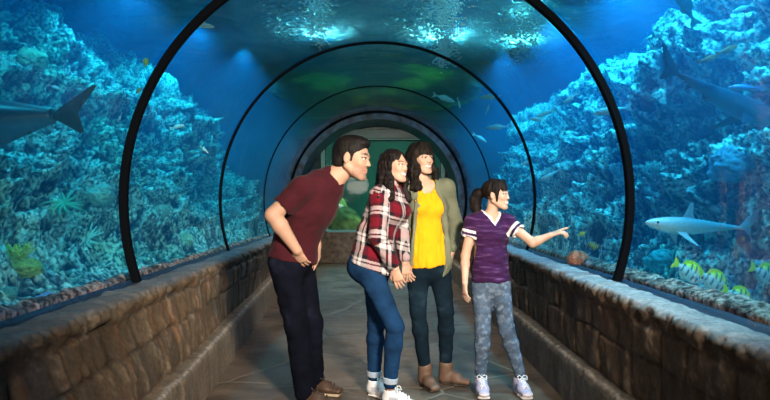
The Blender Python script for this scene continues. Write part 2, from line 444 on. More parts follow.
# portal lining beyond the last ring
m_port = mat('dark_portal_lining', (.03, .075, .11), rough=.4, spec=.3, noise=(7, .85, 7), bump=(9, .6, .03))
struct(link('trim_5', arc_sweep(R-.14, R+.1, YR[3]+.06, YEND, .735, n=64), m_port))

# ================================================================== end wall with its viewing window
SC = FPX/YEND
def ex(px): return (px-VPX)/SC
def ez(py): return EYE+(200-py)/SC
wx0, wx1, wz0, wz1 = ex(325), ex(441), ez(230), ez(140)
def rounded_rect(x0, x1, z0, z1, r, n=6):
    P = []
    for cx, cz, a0 in ((x1-r, z1-r, 0), (x0+r, z1-r, PI/2), (x0+r, z0+r, PI), (x1-r, z0+r, 3*PI/2)):
        for k in range(n+1): a = a0+PI/2*k/n; P.append((cx+r*math.cos(a), cz+r*math.sin(a)))
    return P
def frame_ring(outer, inner, y0, y1):
    n = len(outer); V = [(x, y0, z) for x, z in outer]+[(x, y0, z) for x, z in inner]+[(x, y1, z) for x, z in outer]+[(x, y1, z) for x, z in inner]; F = []
    for k in range(n):
        j = (k+1) % n
        F += [[k, j, n+j, n+k], [2*n+k, 3*n+k, 3*n+j, 2*n+j], [k, 2*n+k, 2*n+j, j], [n+k, n+j, 3*n+j, 3*n+k]]
    return mesh_np('fr', V, F, smooth_=False)
inner = rounded_rect(wx0, wx1, wz0, wz1, .14)
def boxpt(x, z, X=1.8, Z0=-.05, Z1=3.3):
    cx, cz = (wx0+wx1)/2, (wz0+wz1)/2; dx, dz = x-cx, z-cz
    s = min([abs((X-cx*np.sign(dx))/dx) if dx else 9e9, (Z1-cz)/dz if dz > 0 else ((Z0-cz)/dz if dz < 0 else 9e9)]); return (cx+dx*s, cz+dz*s)
def circpt(x, z, rad=1.72):
    cx, cz = (wx0+wx1)/2, (wz0+wz1)/2; dx, dz = x-cx, z-cz; l = math.hypot(dx, dz); dx /= l; dz /= l; ox, oz = cx, cz-EYE
    b = ox*dx+oz*dz; t = -b+math.sqrt(b*b-(ox*ox+oz*oz-rad*rad))
    if dz < 0: t = min(t, (cz+.05)/-dz)
    return (cx+dx*t, cz+dz*t)
outer = [circpt(x, z) for x, z in inner]
m_end = mat('speckled_grey_plaster', (.42, .46, .42), rough=.8, noise=(45, .8, 8), bump=(40, .5, .01))
m_endd = mat('dark_teal_plaster', (.012, .045, .05), rough=.7, noise=(6, .5, 8), bump=(30, .4, .01))
struct(link('wall_back', frame_ring(outer, inner, YEND, YEND+.22), m_endd))
zb_ = ez(129.5); a0_ = math.asin((zb_-EYE)/1.48); pts_ = [(1.48*math.cos(t), EYE+1.48*math.sin(t)) for t in np.linspace(a0_, PI-a0_, 25)]; n_ = len(pts_)
struct(link('trim_8', mesh_np('lunette', [(x, YEND-.03, z) for x, z in pts_]+[(x, YEND-.001, z) for x, z in pts_], [list(range(n_)), list(range(n_, 2*n_))[::-1]]+[[k, n_+k, n_+(k+1) % n_, (k+1) % n_] for k in range(n_)], smooth_=False), m_end))
bm = bmesh.new(); box_bm(bm, -1.52, 1.52, YEND-.06, YEND-.001, 0, ez(232), .01)
struct(link('baseboard_back', bm_mesh('bb', bm), mat('brown_plinth', (.17, .125, .085), rough=.8, noise=(12, .5, 6), bump=(30, .5, .01))))
m_teal = mat('teal_painted_metal', (.02, .13, .12), rough=.35)
m_teal2 = mat('pale_teal_frame', (.12, .42, .38), rough=.35)
bm = bmesh.new(); box_bm(bm, -1.62, 1.62, YEND-.10, YEND-.002, ez(139), ez(129.5), .012); box_bm(bm, -1.62, 1.62, YEND-.05, YEND-.002, ez(118)-.02, ez(116), .006)
struct(link('trim_6', bm_mesh('beam', bm), m_teal))
fo = rounded_rect(wx0-.075, wx1+.075, wz0-.05, wz1+.05, .2)
struct(link('trim_7', frame_ring(fo, inner, YEND-.05, YEND+.05), m_teal2))
gi = rounded_rect(wx0-.01, wx1+.01, wz0-.01, wz1+.01, .14)
V = [(x, YEND+.12, z) for x, z in gi]+[(x, YEND+.16, z) for x, z in gi]; n = len(gi)
F = [list(range(n)), list(range(n, 2*n))[::-1]]+[[k, n+k, n+(k+1) % n, (k+1) % n] for k in range(n)]
struct(link('window_5', mesh_np('pane', V, F, smooth_=False), m_acr))

# ================================================================== water
ZT = 4.15
def water_mat(name, col, dens, absb):
    m = bpy.data.materials.new(name); m.use_nodes = True; nt = m.node_tree; N = nt.nodes; L = nt.links; N.remove(N['Principled BSDF'])
    tr = N.new('ShaderNodeBsdfTransparent'); L.new(tr.outputs[0], N['Material Output'].inputs['Surface'])
    s = N.new('ShaderNodeVolumeScatter'); s.inputs[0].default_value = (*col, 1); s.inputs['Density'].default_value = dens; s.inputs['Anisotropy'].default_value = .3
    a = N.new('ShaderNodeVolumeAbsorption'); a.inputs[0].default_value = (*absb[0], 1); a.inputs[1].default_value = absb[1]
    ad = N.new('ShaderNodeAddShader'); L.new(s.outputs[0], ad.inputs[0]); L.new(a.outputs[0], ad.inputs[1]); L.new(ad.outputs[0], N['Material Output'].inputs['Volume'])
    return m
def water_prism(y0, y1, tun=True):
    arc = []
    ro = R+GW+.002
    if tun:
        th0 = math.asin((.74-EYE)/ro)
        for i in range(97):
            th = PI-th0-(PI-2*th0)*i/96; arc.append((ro*math.cos(th), EYE+ro*math.sin(th)))
        prof = [(-7, .3), (-1.66, .3), (-1.66, .70)]+arc+[(1.66, .70), (1.66, .3), (7, .3), (7, ZT), (-7, ZT)]
    else: prof = [(-2.9, .2), (2.9, .2), (2.9, 3.4), (-2.9, 3.4)]
    n = len(prof); V = [(x, y0, z) for x, z in prof]+[(x, y1, z) for x, z in prof]
    F = [list(range(n)), list(range(n, 2*n))[::-1]]+[[k, n+k, n+(k+1) % n, (k+1) % n] for k in range(n)]
    me = mesh_np('water', V, F, smooth_=False); return me
m_water = water_mat('tank_water', (.05, .43, 1), .145, ((0, .84, .98), .40))
o = link('water', water_prism(-1.5, YEND+.3), m_water); tag(o, 'clear blue aquarium water surrounding the arched tunnel', 'water', kind='stuff')
m_water2 = water_mat('green_tank_water', (.25, .8, .7), .06, ((.2, .97, .9), .2))
o = link('water', water_prism(YEND+.32, YEND+3.6, False), m_water2); tag(o, 'green aquarium water behind the far end window', 'water', kind='stuff')
# rippled surface seen from below
def surf_mat():
    m = bpy.data.materials.new('water_surface'); m.use_nodes = True; nt = m.node_tree; N = nt.nodes; L = nt.links; N.remove(N['Principled BSDF'])
    gl = N.new('ShaderNodeBsdfGlossy'); gl.inputs['Roughness'].default_value = .14; gl.inputs[0].default_value = (.75, .9, 1, 1)
    tc = N.new('ShaderNodeTexCoord'); n = N.new('ShaderNodeTexNoise'); n.inputs['Scale'].default_value = 8; n.inputs['Detail'].default_value = 6
    L.new(tc.outputs['Object'], n.inputs['Vector']); b = N.new('ShaderNodeBump'); b.inputs['Strength'].default_value = 1; b.inputs['Distance'].default_value = .28
    L.new(n.outputs['Fac'], b.inputs['Height']); L.new(b.outputs[0], gl.inputs['Normal'])
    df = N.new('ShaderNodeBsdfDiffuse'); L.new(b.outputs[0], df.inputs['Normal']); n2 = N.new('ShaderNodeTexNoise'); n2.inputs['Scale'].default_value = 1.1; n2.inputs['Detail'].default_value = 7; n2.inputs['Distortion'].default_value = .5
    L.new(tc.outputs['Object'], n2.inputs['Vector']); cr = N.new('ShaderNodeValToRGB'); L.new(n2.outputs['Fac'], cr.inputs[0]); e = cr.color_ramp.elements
    e[0].position = .40; e[0].color = (.10, .30, .45, 1); e[1].position = .66; e[1].color = (.75, .88, .95, 1); L.new(cr.outputs[0], df.inputs[0])  # blue to white diffuse colour stands in for light coming through from above
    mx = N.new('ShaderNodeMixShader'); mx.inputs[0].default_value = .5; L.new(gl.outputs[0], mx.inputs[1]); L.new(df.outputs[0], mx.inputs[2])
    L.new(mx.outputs[0], N['Material Output'].inputs[0]); return m
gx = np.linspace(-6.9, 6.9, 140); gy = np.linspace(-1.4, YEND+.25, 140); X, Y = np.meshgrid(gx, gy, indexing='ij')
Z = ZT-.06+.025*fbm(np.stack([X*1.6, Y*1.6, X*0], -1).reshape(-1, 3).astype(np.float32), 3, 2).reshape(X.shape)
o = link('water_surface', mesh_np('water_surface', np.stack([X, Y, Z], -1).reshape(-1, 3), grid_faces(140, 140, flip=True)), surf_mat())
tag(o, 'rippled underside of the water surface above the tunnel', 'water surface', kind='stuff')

# ================================================================== reef
def reef_sheet(side, y0, y1, prof, step=.022, seed=1, topfn=None):
    prof = np.array(prof, float)
    seg = np.r_[0, np.cumsum(np.linalg.norm(np.diff(prof, axis=0), axis=1))]
    ts = np.arange(0, seg[-1], step); yy = np.arange(y0, y1, step)
    px = np.interp(ts, seg, prof[:,0]); pz = np.interp(ts, seg, prof[:,1])
    k = np.hanning(15); k /= k.sum()
    sm = lambda v: np.convolve(np.pad(v, 7, 'edge'), k, 'valid')
    inner_ = ts > seg[3]
    px = np.where(inner_, sm(px), px); pz = np.where(inner_, sm(pz), pz)
    dx = np.gradient(px); dz = np.gradient(pz); ln = np.hypot(dx, dz); nx = -dz/ln; nz = dx/ln
    Y, T = np.meshgrid(yy, ts, indexing='ij'); X = np.broadcast_to(px, Y.shape).copy(); Z = np.broadcast_to(pz, Y.shape).copy()
    far = smooth(seg[4], seg[5], T)              # full relief only away from the glass
    near = smooth(seg[1]*.5, seg[2], T)
    if topfn is not None: X, Z = topfn(X, Y, Z)
    P0 = np.stack([X, Y*1.0, Z], -1).reshape(-1, 3).astype(np.float32)
    big = fbm(P0*A(.55, .7, .8), 3, seed).reshape(Y.shape)
    mid = ridged(P0*A(1.0, 1.1, 2.3), 3, seed+7).reshape(Y.shape)
    sml = ridged(P0*np.float32(5.0), 4, seed+13).reshape(Y.shape)
    fin = vnoise(P0*np.float32(17.0), seed+3).reshape(Y.shape)+.6*vnoise(P0*np.float32(43.0), seed+4).reshape(Y.shape)
    d = far*(.62*(big-.12)+.34*mid)+(.03*near+.085*far)*sml+(.014*near+.042*far)*fin
    X = X-.14*np.clip(Y-5.5, 0, 9)*np.clip((X-1.95)/1.3, 0, 1); X = X+np.broadcast_to(nx, Y.shape)*d; Z = Z+np.broadcast_to(nz, Y.shape)*d+.12*far*sml
    X = np.where((X > 1.72) | (T < seg[3]), X, 1.72+.1*(X-1.72)); X = np.maximum(X, 1.625)
    # pale encrusted rock, shade of the hollows painted dark, purple-brown patches, sandy floor
    c1 = np.array([.74, .72, .64]); c2 = np.array([.03, .036, .045]); c3 = np.array([.35, .22, .25]); c4 = np.array([.30, .36, .20])
    q = smooth(.02, .48, sml*.7+.75*fin*.6+.25*fbm(P0*np.float32(2.7), 3, seed+31).reshape(Y.shape))[..., None]
    col = c2*(1-q)+c1*q
    a = smooth(.1, .5, fbm(P0*np.float32(1.7), 3, seed+41).reshape(Y.shape))[..., None]*.55; col = col*(1-a)+c3*a*(.4+q)
    a = smooth(.1, .5, fbm(P0*np.float32(2.1), 3, seed+51).reshape(Y.shape))[..., None]*.5; col = col*(1-a)+c4*a*(.4+q)
    st = (1-smooth(seg[3]-.1, seg[3]+.05, T))[..., None]; cs = (np.array([.26, .19, .165])*(1+.7*fin[..., None])); col = col*(1-st)+cs*st
    V = np.stack([X*side, Y, Z], -1).reshape(-1, 3)
    return mesh_np('reef', V, grid_faces(len(yy), len(ts), flip=(side < 0)), np.clip(col, .01, 1).reshape(-1, 3))
m_reef = mat('encrusted_reef_rock', rough=.85, spec=.3, attr='Col', noise=(26, .80, 7), bump=(45, 1, .03), sharp=.10)  # sharp noise puts bright specks of lit bumps into the colour
def top_r(X, Y, Z):
    hgt = np.interp(Y, [3, 6, 8, 10, 12.5], [1.08, 1.02, .98, .90, .75]); base = .6
    return X+.15*(Y-6)*np.clip(Z-1, 0, 1)*.4, np.where(Z > base, base+(Z-base)*hgt, Z)
def top_l(X, Y, Z):
    hgt = np.interp(Y, [3, 5, 7, 9, 13], [1.05, 1.0, .95, .85, .7]); base = .6
    return X, np.where(Z > base, base+(Z-base)*hgt, Z)
PR = [(1.63,.52),(1.635,.77),(1.73,.79),(1.83,.62),(2.35,.50),(2.75,.85),(2.98,1.5),(3.2,2.1),(3.4,2.8),(4.1,3.35),(5.0,3.5),(6.2,3.3)]
PL = [(1.63,.52),(1.635,.765),(1.68,.78),(1.76,.60),(2.4,.50),(3.1,.70),(3.5,1.3),(3.8,2.3),(4.1,3.2),(4.6,3.7),(5.4,3.9),(6.3,3.9)]
o = link('reef_rock', reef_sheet(1, 1.8, YEND, PR, seed=5, topfn=top_r), m_reef); tag(o, 'pale encrusted rocky reef slope behind the right tunnel panels', 'reef')
o = link('reef_rock', reef_sheet(-1, 1.8, YEND, PL, seed=23, topfn=top_l), m_reef); tag(o, 'teal shadowed rocky reef slope behind the left tunnel panels', 'reef')
# tank shell: back wall over the end wall
m_shell = mat('tank_shell', (.05, .12, .2), rough=.9, noise=(2, .4, 5))
bm = bmesh.new(); box_bm(bm, -7, 7, YEND+.23, YEND+.3, 0, 4.25)
# opening for the end window
me = frame_ring([(7, 4.25) if (x > (wx0+wx1)/2 and z > (wz0+wz1)/2) else (-7, 4.25) if z > (wz0+wz1)/2 else (-7, 0) if x < (wx0+wx1)/2 else (7, 0) for x, z in inner], inner, YEND+.225, YEND+.30)
bm.free(); struct(link('wall_far', me, m_shell))
for s, nm in ((-1, 'wall_tank_left'), (1, 'wall_tank_right')):
    bm = bmesh.new(); box_bm(bm, min(s*7, s*7.1), max(s*7, s*7.1), -1.5, YEND+.3, 0, 4.25); struct(link(nm, bm_mesh('w', bm), m_shell))
# ================================================================== people
SKIN = A(.60, .34, .225)
def frame(f, up=(0, 0, 1)):
    f = unit(f); u = np.array(up, float); u = u-f*np.dot(u, f); u = unit(u); r = unit(np.cross(f, u)); return np.stack([r, f, u])
class VNeck:                     # notch in front of the neck: solid where above a V
    def __init__(s, c, rt, f, w): s.c = A(*c); s.rt = rt; s.f = f; s.lo = s.c-.16; s.hi = s.c+.16
    def __call__(s, p):
        q = p-s.c; x = np.abs(q@s.rt); y = q@s.f; z = q[:, 2]
        return np.maximum(np.maximum((x*1.35-z)/1.68, x-.052), .01-y)
class Head:
    def __init__(s, c, f, up=(0, 0, 1), size=1.0): s.c = A(*c); s.M = frame(f, up); s.s = size
    def w(s, x, y, z): return s.c+s.s*(x*s.M[0]+y*s.M[1]+z*s.M[2])
    def loc(s, p): return (p-s.c)@s.M.T/s.s
    def ell(s, c, r): return Ell(s.w(*c), [a*s.s for a in r], s.M)
    def ellr(s, c, r, ax):                      # ax: rows in local coordinates
        return Ell(s.w(*c), [a*s.s for a in r], np.array(ax, dtype=np.float32)@s.M)
    def cap(s, a, b, r1, r2=None): return Cap(s.w(*a), s.w(*b), r1*s.s, (r1 if r2 is None else r2)*s.s)
def add_head(B, H, male=False, smile=.5, fem=True):
    k = .018*H.s
    B.add(H.ell((0, -.014, .036), (.074, .094, .081)), k)
    B.add(H.ell((0, .030, -.012), (.061, .060, .080)), k)
    B.add(H.ell((0, .040, -.066), (.046 if not male else .052, .044, .040)), k)
    B.add(H.ell((0, .070, -.098), (.019 if fem else .025, .017, .016)), .02*H.s)
    for sx in (-1, 1):
        B.add(H.cap((sx*.055, -.005, -.045), (sx*.022, .066, -.098), .017 if not male else .020, .014), .02*H.s)     # jaw line
        B.add(H.ell((sx*.036, .060, -.024), (.021, .018, .018)), .016*H.s)                                     # cheek
    B.add(H.cap((-.036, .074, .024), (.036, .074, .024), .0125 if male else .009), .012*H.s)                   # brow
    for sx in (-1, 1): B.sub(H.ell((sx*.031, .096, .004), (.021, .018, .0125)), .010*H.s)
    B.add(H.cap((0, .081, .012), (0, .0995 if male else .0975, -.026), .0062, .0092 if male else .0082), .009*H.s)                                     # nose
    for sx in (-1, 1): B.add(H.ell((sx*.0105, .0935 if male else .091, -.030), (.0068, .009, .0065)), .005*H.s)
    for sx in (-1, 1):
        B.add(H.cap((sx*.018, .0860, .0118), (sx*.045, .0755, .0095), .0052), .004*H.s)                         # upper lids
        B.add(H.cap((sx*.020, .0855, -.0058), (sx*.043, .0765, -.0048), .0042), .004*H.s)
    zc = -.060; lp = .80 if male else 1.0
    w = .023+.006*smile
    for sx in (-1, 1):
        B.add(H.cap((0, .0895, zc+.006), (sx*w, .0735, zc+.003+.007*smile), .0052*lp, .0030), .006*H.s)
        B.add(H.cap((0, .0865, zc-.007), (sx*w*.9, .0725, zc-.003+.006*smile), .0062*lp, .0030), .006*H.s)
    for sx in (-1, 1):
        B.add(H.ellr((sx*.076, -.004, -.004), (.0075, .018, .030), [(1, sx*.3, 0), (-sx*.3, 1, 0), (0, 0, 1)]), .006*H.s)
        B.sub(H.ell((sx*.085, .002, -.001), (.005, .009, .016)), .004*H.s)
def eyes(root, H, gaze, iris=(.12, .06, .03), org=(0,0,0)):
    m = M_EYE
    for sx in (-1, 1):
        c = H.w(sx*.031, .0735, .003); r = .0122*H.s; g = frame(gaze)
        V = []; nu, nv = 14, 20
        for i in range(nu+1):
            a = PI*i/nu
            for j in range(nv): b = 2*PI*j/nv; V.append(c+r*(math.cos(a)*g[1]+math.sin(a)*(math.cos(b)*g[0]+math.sin(b)*g[2])))
        F = [[i*nv+j, i*nv+(j+1) % nv, (i+1)*nv+(j+1) % nv, (i+1)*nv+j] for i in range(nu) for j in range(nv)]
        col = np.tile(A(.52, .50, .48), (len(V), 1)); idx = np.arange(len(V))//nv; ang = PI*idx/nu
        col[ang < .68] = iris; col[ang < .34] = (.01, .01, .01)
        link('eye', mesh_np('eye', np.array(V)-np.array(org), F, col), m, root)
def face_colors(H, male=False, smile=.5, brow=(.03, .018, .012), lip=(.50, .13, .11), teeth=True, stubble=False):
    def fn(p, col):
        q = H.loc(p); x, y, z = np.abs(q[:, 0]), q[:, 1], q[:, 2]
        near = (np.abs(q) < .16).all(1) & (y > .03)
        e = fbm((q*60).astype(np.float32), 2, 5)
        if stubble:
            m = smooth(-.028, -.048, z)*smooth(-.01, .02, y)*smooth(-.16, -.125, z)*near; m = m*.5*(.8+.3*e)
            col[:] = col*(1-m[:, None])+A(.10, .055, .04)*m[:, None]
        m = smooth(.025, .0, np.abs(x-.04))*smooth(.03, .0, np.abs(z+.03))*near*.25; col[:] = col*(1-m[:, None])+A(.66, .26, .18)*m[:, None]
        zb = .0275-.25*np.maximum(x-.030, 0)+.1*(x-.014)
        th = .0052 if male else .0036
        m = smooth(th*1.5, th*.6, np.abs(z-zb))*smooth(.009, .014, x)*smooth(.053, .045, x)*(y > .045)*near; col[:] = col*(1-.85*m[:, None])+A(*brow)*.85*m[:, None]
        # lash lines
        m = smooth(.0050, .0026, np.abs(z-.0080+.10*np.maximum(x-.03, 0)))*smooth(.013, .017, x)*smooth(.050, .046, x)*(y > .06)*near; col[:] = col*(1-.9*m[:, None])+A(.012, .009, .008)*.9*m[:, None]
        w = .023+.006*smile; zc = -.061+.007*smile*(x/w)**2
        m = (x < w*1.05)*smooth(.013, .009, np.abs(z-zc))*(y > .062)*near; col[:] = col*(1-.62*m[:, None])+A(*lip)*.62*m[:, None]
        if teeth:
            m = (x < w*.88)*smooth(.0052, .0036, np.abs(z-zc+.0005))*(y > .062)*near; col[:] = col*(1-m[:, None])+A(.82, .80, .76)*m[:, None]
        else:
            m = (x < w*.95)*smooth(.003, .0012, np.abs(z-zc))*(y > .066)*near; col[:] = col*(1-.8*m[:, None])+A(.12, .03, .03)*.8*m[:, None]
    return fn
def hand(B, wr, d, n, s=1.0, curl=(.25, .3, .3, .35), thumb=1, tcurl=.2, spread=.06):
    """wr wrist, d towards the fingers, n out of the palm"""
    d = unit(d); n = np.array(n, float); n = unit(n-d*np.dot(n, d)); l = np.cross(d, n).astype(np.float32)*thumb
    wr = A(*wr); k = .006*s
    B.add(ECap(wr+d*.012*s, wr+d*.080*s, .026*s, .016*s, .037*s, .0125*s, l), .014*s)
    ln = [.072, .080, .075, .060]; of = [.028, .0095, -.0095, -.027]; rr = [.0088, .0090, .0086, .0078]
    for i in range(4):
        b = wr+d*(.078-.003*abs(i-1))*s+l*of[i]*s; a = 0.0; dd = unit(d+l*spread*(1.2-i)); c = curl[i]
        B.add(Cap(wr+d*.045*s+l*of[i]*.7*s, b, rr[i]*1.15*s, rr[i]*1.05*s), k)
        for j, f in enumerate((.45, .30, .25)):
            a += c*(1.0 if j else .8); v = dd*math.cos(a)+n*math.sin(a); e = b+v*ln[i]*f*s
            B.add(Cap(b, e, rr[i]*(1.04-.07*j)*s, rr[i]*(.97-.07*j)*s), .002*s); b = e
    b = wr+d*.022*s+l*.022*s; v = unit(d*.72+l*.62+n*.30); e = b+v*.042*s
    B.add(Cap(b, e, .0145*s, .011*s), .008*s); v2 = unit(d*(.95)+l*(.28-tcurl)+n*(.25+tcurl)); e2 = e+v2*.030*s; B.add(Cap(e, e2, .0108*s, .0098*s), .003*s)
    e3 = e2+unit(v2+n*tcurl)*.022*s; B.add(Cap(e2, e3, .0096*s, .0078*s), .003*s)
def arm(B, sh, el, wr, r=(.052, .041, .040, .026), k=.02):
    B.add(Cap(sh, el, r[0], r[1]), k)
    mid = np.array(el)*.7+np.array(wr)*.3
    B.add(Cap(el, mid, r[1]*.98, r[2]*1.04), .015); B.add(Cap(mid, wr, r[2]*1.02, r[3]), .015)
def leg(B, hip, kn, an, r=(.088, .060, .055, .040), k=.03, g=1.0):
    r = [a*g for a in r]
    B.add(Cap(hip, kn, r[0], r[1]), k)
    cf = np.array(kn)*.68+np.array(an)*.32
    B.add(Cap(kn, cf, r[1]*.98, r[2]*1.05), .02); B.add(Cap(cf, an, r[2]*1.05, r[3]), .02)
def wrinkles(amp, sc=(9, 9, 22), seed=1, fine=.3):
    def f(p): return amp*(ridged(p*A(*sc), 2, seed)-.3)+amp*fine*vnoise(p*A(sc[0]*4, sc[1]*4, sc[2]*3), seed+5)
    return f
def stitch_skin(fnlist, base):
    def f(V):
        n = fbm(V*np.float32(28), 3, 3)
        col = np.tile(A(*base), (len(V), 1))*(1+.07*n[:, None])
        for g in fnlist: g(V, col)
        return np.clip(col, .003, 1)
    return f
def shoe(root, an, heel, d, L, w, style, cols, org, name='shoe'):
    """heel = ground point under the heel, d = horizontal toe direction"""
    d = unit((d[0], d[1], 0)); l = np.cross(d, A(0, 0, 1)); h = A(*heel); up = A(0, 0, 1); st = .022 if style != 'boot' else .016
    P = lambda a, b, c: h+d*a+l*b+up*c
    S = Shape()
    S.add(ECap(P(.035, 0, st+.030), P(L*.55, 0, st+.026), w*.80, .034, w*.95, .030, l), .01)
    S.add(ECap(P(L*.5, 0, st+.022), P(L-w*.9, 0, st+.014), w*.95, .030, w*.84, .022, l), .02)
    S.add(Cap(P(.045, 0, st+.03), A(*an)+up*(.02 if style != 'boot' else .045), .040 if style != 'boot' else .046, .042 if style != 'boot' else .050), .025)
    if style != 'boot': S.sub(Cap(A(*an)+up*.02-d*.0, A(*an)+up*.10, .034, .036), .004)
    S.add(Ell(P(L*.46, 0, st+.052), (.045, .030, .020), np.stack([d, l, up])), .02)
    S.cut(Half(P(0, 0, st-.003), (0, 0, -1)), .003)
    c0 = A(*cols[0])
    def colf(V):
        q = V-h; x = q@d; y = q@l; z = q[:, 2]
        c = np.tile(c0, (len(V), 1))*(1+.12*fbm(V*np.float32(40), 2, 8)[:, None])
        if style == 'sneaker':
            m = (z < st+.020) & (x > L*.78); c[m] = cols[1]
            m = (np.abs(y) > w*.55) & (x > L*.25) & (x < L*.5) & (z < st+.05) & (z > st+.02); c[m] = c[m]*A(.55, .6, .7)
        return np.clip(c, .003, 1)
    o = sdf_obj(name, S, .0042, M_SHOE, root, colf, org)
    T = Shape().add(ECap(P(.030, 0, st*.5), P(L*.5, 0, st*.5), w*.84, st*.56, w*.90, st*.56, l), .004)
    T.add(ECap(P(L*.5, 0, st*.5), P(L-w*.98, 0, st*.5), w*.90, st*.56, w*.98, st*.56, l), .02)
    if style == 'boot': T.add(Box(P(.03, 0, .022), (.024, w*.66, .024), np.stack([d, l, up]), .006), .006)
    T.cut(Half(P(0, 0, .0015), (0, 0, -1)), .001)
    s = sdf_obj('sole', T, .0045, M_SOLE[cols[2]], o, None, org)
    if style == 'sneaker' or style == 'brown':
        sp = Soup(); n = 5
        for i in range(n):
            x = L*(.40+.32*i/(n-1)); z0 = st+.090-.030*(i/(n-1))
            path = [P(x-.006+(.012 if t > .5 else 0)*0+.010*t, (t-.5)*w*1.05, z0-.030*(2*abs(t-.5))**2) for t in np.linspace(0, 1, 9)]
            sp.add(*tube(path, .0040, 6))
        for sx in (-1, 1):
            path = [P(L*.40, 0, st+.094)+l*sx*a+d*b+up*c for a, b, c in ((0, 0, 0), (.015, -.006, .012), (.032, .004, .008), (.028, .018, -.012), (.012, .012, -.006), (0, 0, 0))]
            sp.add(*tube(path, .0028, 6))
        me = sp.mesh('laces'); 
        me.transform(Matrix.Translation(-Vector(org))); link('laces', me, M_LACE[cols[3]], o)
    return o
M_SKIN = mat('skin', rough=.58, spec=.28, attr='Col', sss=.12, bump=(260, .08, .002))
M_EYE = mat('eye', rough=.12, attr='Col')
M_SHOE = mat('shoe', rough=.6, attr='Col', bump=(180, .2, .002))
M_SOLE = {'white': mat('white_rubber', (.62, .60, .60), rough=.6), 'dark': mat('dark_rubber', (.03, .025, .02), rough=.7), 'tan': mat('tan_rubber', (.42, .33, .22), rough=.7)}
M_LACE = {'white': mat('white_laces', (.72, .71, .70), rough=.8), 'brown': mat('brown_laces', (.05, .03, .02), rough=.8)}
M_CLOTH = mat('cloth', rough=.9, spec=.10, attr='Col', noise=(420, .10, 2), bump=(500, .25, .0015), sheen=.03)
M_MAROON = mat('maroon_rib', (.032, .005, .008), rough=.85)
M_DENIM = mat('denim', rough=.92, spec=.07, attr='Col', noise=(380, .18, 2), bump=(420, .3, .0015))
M_HAIR = mat('hair', rough=.6, spec=.15, attr='Col', noise=(60, .45, 6), bump=(60, .9, .006), stretch=(3.2, 3.2, .35))
def hair_col(base, hi):
    def f(V):
        n = fbm(V*A(90, 90, 14), 3, 4)[:, None]; m = smooth(-.2, .5, n); return np.clip((A(*base)*(1-m)+A(*hi)*m)*.6, .001, 1)
    return f
def strands(amp, M=None, seed=2):
    def f(p):
        q = p if M is None else p@M.T
        return amp*fbm(q*A(75, 75, 11), 2, seed)+amp*.7*fbm(q*A(22, 22, 9), 2, seed+3)
    return f
def ring(root, c, ax, rx, ry, fw, rad, m, org, name='collar', dip=0.0):
    ax = unit(ax); fw = np.array(fw, float); fw = unit(fw-ax*np.dot(fw, ax)); l = np.cross(ax, fw)
    pts = [A(*c)+l*rx*math.cos(t)+fw*ry*math.sin(t)-ax*dip*max(0, math.sin(t))**2.2 for t in np.linspace(0, 2*PI, 41)]
    s_ = Soup(); V, F = tube(pts, rad, 8, cap=False); s_.add(V, F); me = s_.mesh(name); me.transform(Matrix.Translation(-Vector(org))); return link(name, me, m, root)
def person(loc, label):
    o = empty('person', loc); tag(o, label, 'person', 'family of visitors in the tunnel'); return o
def J(px, py, d): return A(*at(px, py, d))

